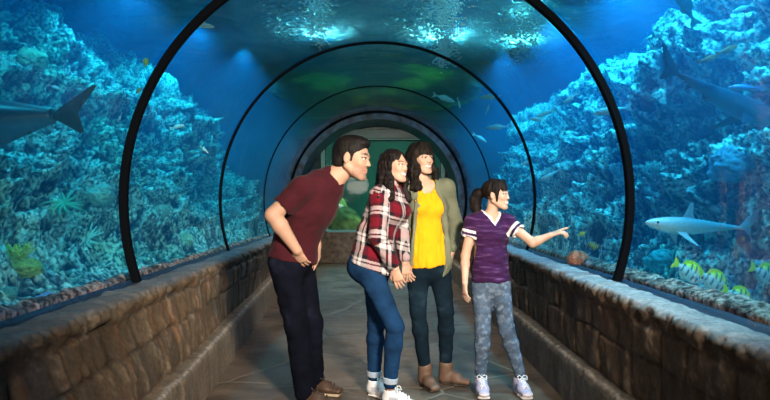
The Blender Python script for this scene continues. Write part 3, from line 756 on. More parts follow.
# ------------------------------------------------------------------ MAN
def build_man():
    org = at(316, 200, 3.86); org = (org[0], 3.86, 0); D = 3.80
    root = person(org, 'dark-haired man in maroon t-shirt leaning forward with hand in jeans pocket')
    f = unit((.84, -.54, 0)); rt = np.cross(f, A(0, 0, 1))           # rt = his right
    pel = J(293, 256, D); wst = J(297, 238, D); cst = J(313, 207, D-.02); ups = J(324, 188, D-.03); nck = J(337, 174.5, D-.03)
    H = Head(J(352.5, 158.5, D-.05), (.94, -.31, -.12), (.14, 0, 1), 1.15)
    shr = J(302, 188, D-.20); elr = J(273, 215, D-.22); wrr = J(297, 250, D-.175)
    shl = J(330, 189, D+.12); ell_ = J(312, 222, D+.20); wrl = J(317, 247, D+.08)
    legs = [(J(284, 262, D-.07), J(297, 326, D-.07), J(305, 388, 3.74)), (J(300, 262, D+.10), J(311, 324, D+.12), J(313, 375, 3.97))]
    def torso(S, g=0.0, hem=False):
        S.add(ECap(pel, wst, .148+g, .112+g, .138+g, .106+g, rt), .03); S.add(ECap(wst, cst, .138+g, .106+g, .165+g, .122+g, rt), .04)
        S.add(ECap(cst, ups, .165+g, .122+g, .160+g, .095+g, rt), .04)
        S.add(Cap(ups+(nck-ups)*.3, shr, .060+g, .056+g), .05); S.add(Cap(ups+(nck-ups)*.3, shl, .060+g, .056+g), .05)
    B = Shape(); torso(B); B.add(Cap(nck-unit(nck-cst)*.04, H.w(0, -.025, -.06), .060, .052), .03)
    B.add(Cap(nck, ups, .064, .07), .03)
    arm(B, shr, elr, wrr, (.058, .047, .047, .030)); arm(B, shl, ell_, wrl, (.056, .045, .043, .029))
    hand(B, wrr, J(308, 274, D-.075)-wrr, -rt*-1.0*.2+A(.3, 1, 0), 1.05, (.25, .3, .3, .3), thumb=-1)
    hand(B, wrl, J(311, 272, D+.00)-wrl, A(-.6, .6, 0), 1.0, (.2, .2, .2, .2), thumb=1)
    for h_, k_, a_ in legs: leg(B, h_, k_, a_, (.080, .055, .052, .040), g=.84)
    add_head(B, H, male=True, smile=.5, fem=False)
    sdf_obj('body', B, .0038, M_SKIN, root, stitch_skin([face_colors(H, True, .5, teeth=False, stubble=True, lip=(.38, .17, .13))], (.37, .215, .148)), org)
    eyes(root, H, (.97, -.22, -.06), org=org)
    # maroon t-shirt
    T = Shape(); torso(T, .013); hemv = unit(wst-pel)
    T.add(ECap(pel-hemv*.03, wst, .182, .148, .160, .126, rt), .02)
    sl1 = shr+(elr-shr)*.60; sl2 = shl+(ell_-shl)*.58
    T.add(Cap(shr, sl1, .072, .069), .03); T.add(Cap(shl, sl2, .070, .066), .03)
    T.cut(Half(pel-hemv*.02+A(0, 0, .0), -hemv), .004)
    u = unit(elr-shr); T.ops.append(('-', Box(shr+(elr-shr)*.60+u*.11, (.14, .14, .095), frame(np.cross(u, A(0, 1, 0)), u), .0), .003)) if False else None
    T.sub(Cap(sl1+u*.016, sl1+u*.12, .053, .053), .003); T.sub(Cap(sl1+u*.082, sl1+u*.15, .085, .085), .003)
    nd = unit(H.c-nck); T.add(Cap(nck-nd*.07, nck-nd*.016, .085, .068), .03); T.cut(Half(nck+nd*.018+f*.0, nd-f*.15), .004) if False else None
    T.disp = wrinkles(.010, (6, 8, 10), 4, .12)
    def cT(V):
        c = np.tile(A(.036, .0055, .009), (len(V), 1))*(1+.25*fbm(V*np.float32(14), 3, 3)[:, None]); return c
    sdf_obj('t_shirt', T, .0048, M_CLOTH, root, cT, org)
    # dark jeans
    Q = Shape(); Q.add(ECap(pel-A(0, 0, .03), pel+hemv*.05, .152, .117, .148, .112, rt), .03)
    for h_, k_, a_ in legs:
        a2 = a_-A(0, 0, .02); Q.add(Cap(h_, k_, .096, .074), .05); Q.add(Cap(k_, a2, .074, .068), .03)
    Q.cut(Half(pel+hemv*.062, hemv), .004); Q.disp = wrinkles(.008, (8, 8, 8), 9)
    def cQ(V):
        n = fbm(V*np.float32(9), 4, 6)[:, None]; return np.clip(A(.0028, .0036, .0085)*(1+.6*n)+A(.004, .005, .008)*smooth(.2, .6, n), .001, 1)
    sdf_obj('jeans', Q, .0052, M_DENIM, root, cQ, org)
    for (h_, k_, a_), dd in zip(legs, ((.93, -.36), (.96, -.28))):
        d = unit((dd[0], dd[1], 0)); heel = (a_[0]-d[0]*.055, a_[1]-d[1]*.055, 0)
        shoe(root, (a_[0], a_[1], .075), heel, d, .285, .050, 'brown', [(.055, .028, .016), (0,0,0), 'tan', 'brown'], org)
    # short dark hair with raised front
    Z = Shape()
    Z.add(H.ell((0, -.020, .044), (.080, .098, .084)), .01); Z.add(H.ell((0, .030, .094), (.050, .054, .024)), .03); Z.add(H.ell((0, .062, .086), (.042, .022, .016)), .02)
    Z.add(H.ell((0, -.060, -.010), (.068, .055, .070)), .02)
    Z.sub(H.ell((0, .098, -.016), (.082, .062, .082)), .008); Z.sub(H.ell((0, .06, -.09), (.12, .085, .075)), .008)
    for sx in (-1, 1):
        Z.sub(H.ell((sx*.088, .000, -.012), (.026, .022, .034)), .006); Z.add(H.cap((sx*.068, .020, .03), (sx*.0665, .020, -.014), .008, .004), .006)
    Z.cut(Half(H.w(0, -.08, -.075), -H.M[2]*1.0+H.M[1]*.2), .006)
    Z.disp = strands(.0026, H.M)
    sdf_obj('hair', Z, .0036, M_HAIR, root, hair_col((.006, .005, .005), (.018, .013, .011)), org)

# ------------------------------------------------------------------ WOMAN IN PLAID
def build_plaid():
    org = (at(381, 0, 3.82)[0], 3.82, 0); D = 3.84
    root = person(org, 'woman in red and white plaid shirt and blue jeans leaning in beside the man')
    f = unit((.86, -.50, 0)); rt = np.cross(f, A(0, 0, 1))
    pel = J(372, 262, D); wst = J(375, 236, D); cst = J(386, 210, D); ups = J(389, 197, D); nck = J(390.5, 187, D)
    H = Head(J(394.5, 166.5, D-.02), (.80, -.60, .03), (.10, 0, 1), .90)
    shr = J(380, 196.5, D-.11); elr = J(377, 236, D-.18); wrr = J(395, 268, D-.17)
    shl = J(397, 196, D+.09); ell_ = J(402, 235, D+.10); wrl = J(405, 262, D+.06)
    legs = [(J(368, 268, D-.06), J(395, 327, D-.12), J(390, 388, 3.72)), (J(376, 268, D+.07), J(376, 324, D+.08), J(374, 381, 3.92))]
    def torso(S, g=0.0):
        S.add(ECap(pel, wst, .145+g, .118+g, .112+g, .088+g, rt), .04); S.add(ECap(wst, cst, .112+g, .088+g, .130+g, .100+g, rt), .04)
        S.add(ECap(cst, ups, .130+g, .104+g, .125+g, .078+g, rt), .04); S.add(Cap(ups, shr, .05+g, .046+g), .04); S.add(Cap(ups, shl, .05+g, .046+g), .04)
        for sx in (-1, 1): S.add(Ell(cst+f*.075+rt*sx*.052-A(0, 0, .01), (.052+g, .052+g, .050+g)), .035)
    B = Shape(); torso(B); B.add(Cap(nck-A(0, 0, .04), H.w(0, -.022, -.055), .050, .043), .025)
    arm(B, shr, elr, wrr, (.044, .036, .035, .023)); arm(B, shl, ell_, wrl, (.044, .036, .035, .023))
    hand(B, wrr, A(.30, -.05, -1), A(.3, .9, 0), .92, (.25, .35, .4, .45), thumb=-1); hand(B, wrl, A(.1, -.1, -1), A(-.4, .8, 0), .9, (.3, .3, .35, .4), thumb=1)
    for h_, k_, a_ in legs: leg(B, h_, k_, a_, (.078, .050, .048, .032), g=.84)
    add_head(B, H, smile=1)
    sdf_obj('body', B, .0036, M_SKIN, root, stitch_skin([face_colors(H, False, 1, lip=(.50, .12, .12))], (.40, .235, .165)), org)
    eyes(root, H, (.93, -.35, .0), org=org)
    T = Shape(); torso(T, .016)
    T.add(ECap(pel-A(0, 0, .045), wst, .168, .138, .132, .108, rt), .03)
    T.add(Cap(shr, elr, .060, .056), .03); T.add(Cap(elr, wrr+(elr-wrr)*.16, .056, .042), .02); T.add(Cap(shl, ell_, .058, .052), .03); T.add(Cap(ell_, wrl+(ell_-wrl)*.16, .052, .040), .02)
    T.add(Cap(pel+f*.11-A(0, 0, .05)-rt*-.03, pel+f*.10-A(0, 0, .11)-rt*-.02, .040, .025), .04)
    hc = pel-A(0, 0, .055); T.cut(Half(hc-f*.10+A(0, 0, .055), A(-.25, 0, -1)), .01) if False else None
    w_ = Half(pel-A(0, 0, .050), A(-.35, .1, -1))
    T.ops.append(('+', Cap(wrr+(elr-wrr)*.30, wrr+(elr-wrr)*.13, .045, .040), .01))
    T.sub(Ell(pel-f*.16-A(0, 0, .10), (.13, .20, .085)), .02)
    T.cut(Half(J(376, 269, D), (-.34, 0, -.94)), .006)
    T.disp = wrinkles(.007, (10, 10, 11), 14)
    def band(t, per=.150):
        t = np.mod(t, per)/per; c = np.zeros((len(t), 3), dtype=np.float32)
        R_, K_, W_ = A(.105, .004, .011), A(.007, .007, .011), A(.46, .43, .42)
        for a, b, v in ((0, .36, R_), (.36, .50, K_), (.50, .68, W_), (.68, .74, K_), (.74, .84, W_), (.84, 1.01, K_)):
            c[(t >= a) & (t < b)] = v
        return c
    def cT(V):
        q = V-cst; ax = unit(cst-pel); h = q@ax; a = np.arctan2(q@f, q@rt)*.16
        ad = unit(elr-shr); # sleeves carry their own weave direction
        t = np.clip(((V-shr)@ad)/np.linalg.norm(elr-shr), 0, 1); dist = np.linalg.norm(V-shr-t[:, None]*(elr-shr), axis=1); isl = dist < .066
        h = np.where(isl, (V-shr)@ad, h); fa = np.cross(ad, A(0, 1, 0)); a = np.where(isl, (V-shr)@fa+.03, a)
        c = (band(h)+band(a+.02))*.5; c = np.where((c.min(1) > .6)[:, None], c, c*A(.95, .9, .92)); return np.clip(c*(1+.1*fbm(V*np.float32(30), 2, 2)[:, None]), .003, 1)
    sdf_obj('plaid_shirt', T, .0048, M_CLOTH, root, cT, org)
    K = Shape().add(Cap(nck-A(0, 0, .02), nck+A(.008, 0, .022), .068, .060), 0); K.sub(Cap(nck-A(0, 0, .06), nck+A(.012, 0, .09), .052, .052), .002); K.sub(Ell(nck+f*.075+A(0, 0, .01), (.03, .03, .06)), .005)
    sdf_obj('collar', K, .0045, M_CLOTH, root, cT, org)
    Q = Shape(); Q.add(ECap(pel-A(0, 0, .03), pel+A(0, 0, .05), .152, .126, .14, .112, rt), .03)
    Q.add(Ell(pel-f*.045-A(0, 0, .02)-rt*.06, (.09, .09, .10)), .03); Q.add(Ell(pel-f*.045-A(0, 0, .02)+rt*.06, (.09, .09, .10)), .03)
    for h_, k_, a_ in legs: leg(Q, h_, k_, a_+A(0, 0, .03), (.087, .056, .053, .042))
    for h_, k_, a_ in legs: Q.cut(Half(A(0, 0, .07), (0, 0, -1)), .003)
    Q.disp = wrinkles(.004, (10, 10, 16), 19)
    def cQ(V):
        n = fbm(V*np.float32(11), 4, 6)[:, None]; fr = smooth(.0, .08, -(V@A(0, 1, 0)-D))[:, None]
        return np.clip(A(.006, .026, .070)*(1+.6*n), .002, 1)
    sdf_obj('jeans', Q, .0045, M_DENIM, root, cQ, org)
    for h_, k_, a_ in legs:
        c = a_+A(0, 0, .045); u = unit(k_-a_); cu = Shape().add(Cap(c-u*.006, c+u*.022, .048, .050), 0); cu.sub(Cap(c-u*.12, c+u*.1, .038, .040), .001)
        cu.cut(Half(c-u*.014, -u), .002); cu.cut(Half(c+u*.024, u), .002)
        sdf_obj('jeans_cuff', cu, .004, M_DENIM, root, lambda V: np.tile(A(.30, .36, .44), (len(V), 1))*(1+.2*fbm(V*np.float32(60), 2, 2)[:, None]), org)
    for (h_, k_, a_), dd in zip(legs, ((.90, -.44), (.80, -.6))):
        d = unit((dd[0], dd[1], 0)); heel = (a_[0]-d[0]*.05, a_[1]-d[1]*.05, 0)
        shoe(root, (a_[0], a_[1], .07), heel, d, .245, .043, 'sneaker', [(.72, .71, .72), (.75, .74, .74), 'white', 'white'], org)
    Z = Shape()
    Z.add(H.ell((0, -.022, .042), (.086, .102, .086)), .01); Z.add(H.ell((0, -.058, -.03), (.082, .066, .105)), .02)
    Z.sub(H.ell((-.004, .112, -.020), (.074, .068, .086)), .008)
    rs = np.random.RandomState(4)
    for i in range(15):
        t = i/14; ang = PI*(-.10+1.2*t); x0 = .083*math.cos(ang); y0 = -.035-.075*math.sin(ang)
        b = H.w(x0, y0+.01, .02); pts = [b]
        for k in range(1, 8):
            pts.append(H.w(x0*(1.02+.035*k)+.010*math.sin(k*1.8+i*1.3), y0+.01+.010*math.cos(k*1.6+i)+(.008*k if i in (0, 14, 1, 13) else 0), .02-.036*k-(.006 if i % 2 else 0)))
        for a, b in zip(pts[:-1], pts[1:]): Z.add(Cap(a, b, .021, .0195), .012)
    for i in range(3):      # locks falling on the near shoulder
        x0 = .080; pts = [H.w(x0-.004*i, .03-.02*i, .05)]
        for k in range(1, 9): pts.append(H.w(x0+.012+.008*math.sin(k*1.5+i), .02-.022*i+.008*math.sin(k*1.3+i*2), .05-.034*k))
        for k, (a, b) in enumerate(zip(pts[:-1], pts[1:])): Z.add(Cap(a, b, .017-.0008*k, .016-.0008*k), .008)
    Z.disp = strands(.007, H.M, 6)
    sdf_obj('hair', Z, .0042, M_HAIR, root, hair_col((.006, .004, .004), (.020, .013, .010)), org)

# ------------------------------------------------------------------ WOMAN IN OLIVE JACKET
def build_mid():
    org = (at(437, 0, 4.14)[0], 4.14, 0); D = 4.15
    root = person(org, 'woman with fringe in olive jacket, yellow top, dark jeans and brown ankle boots')
    f = unit((.30, -.95, 0)); rt = np.cross(f, A(0, 0, 1))
    pel = J(428, 263, D); wst = J(427, 233, D); cst = J(425, 205, D); ups = J(424, 190, D); nck = J(423, 181, D)
    H = Head(J(421, 159, D-.02), (.58, -.81, .03), (-.06, 0, 1), .93)
    shr = J(404, 190, D-.02); elr = J(401, 230, D+.02); wrr = J(407, 262, D-.08)
    shl = J(446, 188, D+.02); ell_ = J(455, 224, D+.10); wrl = J(452, 252, D+.06)
    legs = [(J(418, 268, D), J(418, 312, D-.04), J(425, 371, 4.13)), (J(439, 268, D+.02), J(446, 312, D), J(446, 370, 4.18))]
    def torso(S, g=0.0):
        S.add(ECap(pel, wst, .140+g, .110+g, .108+g, .085+g, rt), .04); S.add(ECap(wst, cst, .108+g, .085+g, .128+g, .100+g, rt), .04)
        S.add(ECap(cst, ups, .128+g, .100+g, .125+g, .075+g, rt), .04)
        for sx in (-1, 1): S.add(Ell(cst+f*.070+rt*sx*.055-A(0, 0, .01), (.052+g, .052+g, .050+g)), .035)
    def shoulders(S, g): S.add(Cap(ups, shr, .05+g, .046+g), .04); S.add(Cap(ups, shl, .05+g, .046+g), .04)
    B = Shape(); torso(B); shoulders(B, 0); B.add(Cap(nck-A(0, 0, .05), H.w(0, -.022, -.055), .050, .043), .025)
    arm(B, shr, elr, wrr, (.044, .036, .034, .023)); arm(B, shl, ell_, wrl, (.044, .036, .034, .023))
    hand(B, wrr, A(.12, -.1, -1), A(.6, .6, 0), .92, (.2, .3, .35, .4), thumb=-1); hand(B, wrl, A(-.1, .1, -1), A(-.7, .3, 0), .92, (.3, .35, .4, .4), thumb=1)
    for h_, k_, a_ in legs: leg(B, h_, k_, a_, (.076, .050, .046, .034), g=.84)
    add_head(B, H, smile=.9)
    sdf_obj('body', B, .0036, M_SKIN, root, stitch_skin([face_colors(H, False, .9, lip=(.50, .15, .14))], (.45, .275, .195)), org)
    eyes(root, H, (.75, -.62, .02), org=org)
    T = Shape(); torso(T, .010); T.add(ECap(pel-A(0, 0, .02), wst, .148, .122, .125, .105, rt), .03)
    T.add(Cap(ups, ups+(shr-ups)*.6, .055, .05), .03); T.add(Cap(ups, ups+(shl-ups)*.6, .055, .05), .03)
    T.sub(Ell(nck+f*.075-A(0, 0, .01), (.056, .056, .085)), .01); T.sub(Cap(nck-A(0, 0, .02), nck+A(0, 0, .1), .06, .07), .008)
    T.cut(Half(pel-A(0, 0, .020), A(.10, 0, -1)), .004); T.disp = wrinkles(.008, (17, 17, 6), 24)
    cY = lambda V: np.tile(A(.62, .30, .007), (len(V), 1))*(1+.10*fbm(V*np.float32(18), 3, 3)[:, None])
    sdf_obj('yellow_top', T, .0045, M_CLOTH, root, cY, org)
    Jk = Shape(); torso(Jk, .024); shoulders(Jk, .018); Jk.add(ECap(pel-A(0, 0, .01), wst, .162, .132, .138, .112, rt), .03)
    Jk.sub(Ell(cst+f*.17+rt*.022-A(0, 0, .26), (.135, .20, .46), np.stack([rt, f, A(0, 0, 1)]))  , .012)
    Jk.sub(Ell(nck+f*.06, (.060, .09, .10), np.stack([rt, f, A(0, 0, 1)])), .01)
    Jk.add(Cap(shr, elr, .058, .054), .03); Jk.add(Cap(elr, wrr+(elr-wrr)*.16, .054, .040), .02); Jk.add(Cap(shl, ell_, .058, .056), .03); Jk.add(Cap(ell_, wrl+(ell_-wrl)*.16, .056, .042), .02)
    Jk.add(Cap(nck+rt*.055-A(0, 0, .0), cst+rt*.085+f*.10, .018, .022), .015); Jk.add(Cap(nck-rt*.055, cst-rt*.085+f*.10, .018, .022), .015)
    Jk.add(Cap(cst+rt*.100+f*.090, pel+rt*.150+f*.07, .016, .012), .02); Jk.add(Cap(cst-rt*.095+f*.095, pel-rt*.130+f*.085, .018, .014), .02)
    Jk.cut(Half(pel-A(0, 0, .02), (0, 0, -1)), .004) if False else None
    Jk.sub(Cap(nck+A(0, 0, .02), nck+A(0, 0, .12), .055, .06), .006)
    Jk.disp = wrinkles(.006, (10, 10, 9), 34)
    cJ = lambda V: np.clip(np.tile(A(.125, .135, .090), (len(V), 1))*(1+.3*fbm(V*np.float32(12), 3, 3)[:, None]), .003, 1)
    sdf_obj('olive_jacket', Jk, .0048, M_CLOTH, root, cJ, org)
    for sg in (-1, 1):
        Lp = Shape().add(ECap(nck+rt*sg*.060+f*.015+A(0, 0, .012), cst+rt*(.120 if sg > 0 else -.104)+f*.095-A(0, 0, .03), .024, .008, .016, .007, rt*sg+f*-.5), 0)
        Lp.add(ECap(nck+rt*sg*.060+f*.015+A(0, 0, .012), nck+rt*sg*.03-f*.055+A(0, 0, .020), .026, .010, .024, .009, A(0, 0, 1)), .02)
        sdf_obj('jacket_lapel', Lp, .0042, M_CLOTH, root, lambda V: cJ(V)*.85, org)
        sp = Soup(); a0 = cst+rt*(.118 if sg > 0 else -.098)+f*.108; sp.add(*tube([a0+A(0, 0, .04), a0, a0-A(0, 0, .06)+rt*sg*.006, a0-A(0, 0, .13)+rt*sg*.012], .0032, 6))
        me = sp.mesh('drawstring'); me.transform(Matrix.Translation(-Vector(org))); link('drawstring', me, M_LACE['brown'], root)
    Q = Shape(); Q.add(ECap(pel-A(0, 0, .03), pel+A(0, 0, .03), .145, .114, .135, .108, rt), .03)
    for h_, k_, a_ in legs: leg(Q, h_, k_, a_+A(0, 0, .02), (.084, .055, .052, .042))
    Q.disp = wrinkles(.004, (10, 10, 16), 39)
    def cQ(V):
        n = fbm(V*np.float32(11), 4, 6)[:, None]; return np.clip(A(.005, .013, .022)*(1+.6*n)+A(.006, .010, .014)*smooth(.2, .6, n), .001, 1)
    sdf_obj('jeans', Q, .0045, M_DENIM, root, cQ, org)
    for (h_, k_, a_), dd in zip(legs, ((.35, -.93), (.90, -.42))):
        d = unit((dd[0], dd[1], 0)); heel = (a_[0]-d[0]*.05, a_[1]-d[1]*.05, 0)
        shoe(root, (a_[0], a_[1], .085), heel, d, .245, .042, 'boot', [(.12, .070, .045), (0,0,0), 'dark', ''], org, name='ankle_boot')
    Z = Shape()
    Z.add(H.ell((0, -.020, .044), (.090, .100, .088)), .01); Z.add(H.ell((0, -.055, -.03), (.088, .062, .110)), .02)
    Z.sub(H.ell((0, .114, -.034), (.070, .070, .080)), .006)
    for i in range(9):                       # fringe
        x = -.056+.112*i/8; Z.add(H.cap((x*.6, .055, .105), (x*1.05, .094-abs(x)*.45, .026+.004*(i % 2)), .014, .0085), .006)
    for i in range(17):
        t = i/16; ang = PI*(-.18+1.36*t); x0 = .086*math.cos(ang); y0 = -.028-.070*math.sin(ang); pts = [H.w(x0, y0+.008, .035)]
        for k in range(1, 9):
            pts.append(H.w(x0*(1.0+.035*k)+.013*math.sin(k*1.5+i*1.1), y0+.008+.012*math.cos(k*1.5+i*.7)+(.006*k if i < 3 or i > 13 else 0), .035-.031*k-(.007 if i % 2 else 0)))
        for a, b in zip(pts[:-1], pts[1:]): Z.add(Cap(a, b, .020, .018), .010)
    Z.disp = strands(.008, H.M, 9)
    sdf_obj('hair', Z, .0042, M_HAIR, root, hair_col((.007, .005, .004), (.030, .018, .012)), org)

# ------------------------------------------------------------------ GIRL
def build_girl():
    org = (at(500, 0, 3.97)[0], 3.97, 0); D = 3.98
    root = person(org, 'girl with ponytail in purple t-shirt pointing at the fish on the right')
    f = unit((.22, -.975, 0)); rt = np.cross(f, A(0, 0, 1))
    pel = J(491, 279, D); wst = J(490, 256, D); cst = J(490, 233, D); ups = J(490, 221, D); nck = J(490, 213, D)
    H = Head(J(496.5, 195, D-.03), (.86, -.50, .02), (.02, 0, 1), .855)
    shr = J(473, 222, D-.01); elr = J(465.5, 256, D); wrr = J(465, 283, D-.07)
    shl = J(507, 222, D); ell_ = J(533, 243, D-.10); wrl = J(549.5, 236, D-.12)
    legs = [(J(482, 285, D), J(483, 330, D-.02), J(481, 374, 3.98)), (J(500, 285, D), J(507, 330, D-.03), J(520, 374, 3.97))]
    def torso(S, g=0.0):
        S.add(ECap(pel, wst, .110+g, .085+g, .100+g, .076+g, rt), .03); S.add(ECap(wst, cst, .100+g, .076+g, .110+g, .082+g, rt), .03)
        S.add(ECap(cst, ups, .110+g, .082+g, .105+g, .064+g, rt), .03); S.add(Cap(ups, shr, .042+g, .040+g), .03); S.add(Cap(ups, shl, .042+g, .040+g), .03)
    B = Shape(); torso(B); B.add(Cap(nck-A(0, 0, .05), H.w(0, -.022, -.055), .040, .037), .02)
    arm(B, shr, elr, wrr, (.036, .030, .028, .019)); arm(B, shl, ell_, wrl, (.036, .030, .028, .020))
    hand(B, wrr, A(-.02, -.05, -1), A(.8, .3, 0), .84, (.25, .3, .35, .4), thumb=-1)
    d2 = unit(J(571, 228, D-.14)-wrl); hand(B, wrl, d2, A(0, .25, -1), .90, (.04, .55, .62, .65), thumb=1, tcurl=.12, spread=.03)
    for h_, k_, a_ in legs: leg(B, h_, k_, a_, (.062, .042, .038, .028), g=.84)
    add_head(B, H, smile=.8)
    sdf_obj('body', B, .0033, M_SKIN, root, stitch_skin([face_colors(H, False, .8, lip=(.52, .20, .17))], (.48, .305, .22)), org)
    eyes(root, H, (.97, -.25, .0), org=org)
    T = Shape(); torso(T, .014); T.add(ECap(pel-A(0, 0, .005), wst, .130, .104, .116, .092, rt), .03)
    s1 = shr+(elr-shr)*.36; s2 = shl+(ell_-shl)*.40; u1 = unit(elr-shr); u2 = unit(ell_-shl)
    T.add(Cap(shr, s1, .052, .054), .02); T.add(Cap(shl, s2, .052, .054), .02)
    for s_, u_ in ((s1, u1), (s2, u2)): T.sub(Cap(s_+u_*.085, s_+u_*.15, .070, .070), .003); T.sub(Cap(s_, s_+u_*.1, .040, .040), .003)
    T.sub(VNeck(nck-A(0, 0, .062), rt, f, .75), .003); T.sub(Cap(nck-A(0, 0, .01), nck+A(0, 0, .1), .048, .055), .004)
    T.cut(Half(pel-A(0, 0, .012), (0, 0, -1)), .004); T.disp = wrinkles(.008, (9, 9, 11), 44)
    def cT(V):
        n = fbm(V*A(14, 14, 90), 3, 7)[:, None]; c = A(.032, .008, .044)*(1+.5*n)+A(.055, .034, .07)*smooth(.1, .6, n)
        for s_, u_, e_ in ((s1, u1, shr), (s2, u2, shl)):
            t = (V-s_)@u_; rad = np.linalg.norm((V-s_)-t[:, None]*u_, axis=1); on = rad < .072
            for a in (-.030, .006): c[on & (t > a) & (t < a+.018)] = A(.72, .70, .70)
        x = (V-nck)@rt; fz = (V-nck)@f; z = V[:, 2]-nck[2]; rn = np.hypot(x, fz); e = np.where((fz > .01) & (z-(-.062-.020) > .75*0+np.abs(x)*1.35) & (z < .01) & (np.abs(x) < .06), .5, 2.)
        c[(e < 1.0)] = A(.72, .70, .70); c[(rn < .068) & (z > -.012)] = A(.72, .70, .70)
        return np.clip(c, .003, 1)
    sdf_obj('t_shirt', T, .0042, M_CLOTH, root, cT, org)
    Q = Shape(); Q.add(ECap(pel-A(0, 0, .03), pel+A(0, 0, .03), .116, .092, .112, .090, rt), .03)
    for h_, k_, a_ in legs: leg(Q, h_, k_, a_+A(0, 0, .005), (.074, .051, .048, .038))
    Q.disp = wrinkles(.004, (12, 12, 20), 49)
    def cQ(V):
        n = fbm(V*np.float32(48), 4, 6)[:, None]; b = fbm(V*np.float32(9), 2, 9)[:, None]
        return np.clip(A(.065, .098, .15)*(1+.5*b)+A(.10, .12, .14)*smooth(-.1, .6, n), .01, 1)
    sdf_obj('jeans', Q, .0042, M_DENIM, root, cQ, org)
    for (h_, k_, a_), dd in zip(legs, ((-.02, -1), (.12, -1))):
        d = unit((dd[0], dd[1], 0)); heel = (a_[0]-d[0]*.045, a_[1]-d[1]*.045, 0)
        shoe(root, (a_[0], a_[1], .07), heel, d, .225, .042, 'sneaker', [(.42, .38, .52), (.66, .60, .66), 'white', 'white'], org)
    Z = Shape()
    Z.add(H.ell((0, -.018, .042), (.082, .100, .085)), .01); Z.sub(H.ell((0, .112, -.028), (.072, .068, .084)), .006); Z.sub(H.ell((0, .03, -.10), (.12, .11, .075)), .01)
    for i in range(8): x = -.050+.10*i/7; Z.add(H.cap((x*.6, .055, .103), (x*1.08, .090-abs(x)*.45, .030+.005*(i % 2)), .013, .0075), .006)
    for sx in (-1, 1): Z.add(H.cap((sx*.072, .035, .04), (sx*.070, .030, -.050), .012, .006), .008); Z.sub(H.ell((sx*.092, -.004, -.008), (.026, .014, .022)), .004)
    pts = [H.w(0, -.105, .030), H.w(0, -.150, .010), H.w(.0, -.172, -.040), H.w(0, -.170, -.10), H.w(0, -.150, -.160), H.w(0, -.125, -.200)]; rr = [.022, .034, .038, .034, .026, .010]
    for i in range(5): Z.add(Cap(pts[i], pts[i+1], rr[i], rr[i+1]), .012)
    Z.disp = strands(.006, H.M, 12)
    sdf_obj('hair', Z, .0038, M_HAIR, root, hair_col((.007, .004, .004), (.024, .014, .010)), org)
build_man(); build_plaid(); build_mid(); build_girl()
# ================================================================== sea life
from mathutils.bvhtree import BVHTree
M_FISH = mat('fish_skin', rough=.38, spec=.5, attr='Col', noise=(60, .15, 4))
M_CORAL = mat('coral', rough=.8, attr='Col', noise=(70, .3, 4), bump=(90, .5, .01))
def orient(o, loc, head, up=(0, 0, 1)):
    h = Vector(head).normalized(); u = Vector(up); u = (u-h*u.dot(h)).normalized(); s = u.cross(h)
    o.matrix_world = Matrix(((h.x, s.x, u.x, loc[0]), (h.y, s.y, u.y, loc[1]), (h.z, s.z, u.z, loc[2]), (0, 0, 0, 1)))
def fin(outline, th, y=0, tilt=0, root=None):
    """outline in (x,z); thin lens-shaped slab with thickness th; tilt rotates about the x axis"""
    n = len(outline); cx = sum(p[0] for p in outline)/n; cz = sum(p[1] for p in outline)/n; V = []
    for sg in (-1, 1):
        for x, z in outline: V.append((x, sg*th*.25, z))
        V.append((cx, sg*th, cz))
    F = []
    for k in range(n):
        j = (k+1) % n; F += [[k, j, n][::-1], [n+1+k, n+1+j, 2*n+1], [k, n+1+k, n+1+j, j][::-1]]
    r = root or (outline[0][0], outline[0][1]); c, s = math.cos(tilt), math.sin(tilt); W = []
    for x, yy, z in V:
        dz = z-r[1]; W.append((x, y+yy*c-dz*s, r[1]+dz*c+yy*s))
    return W, F
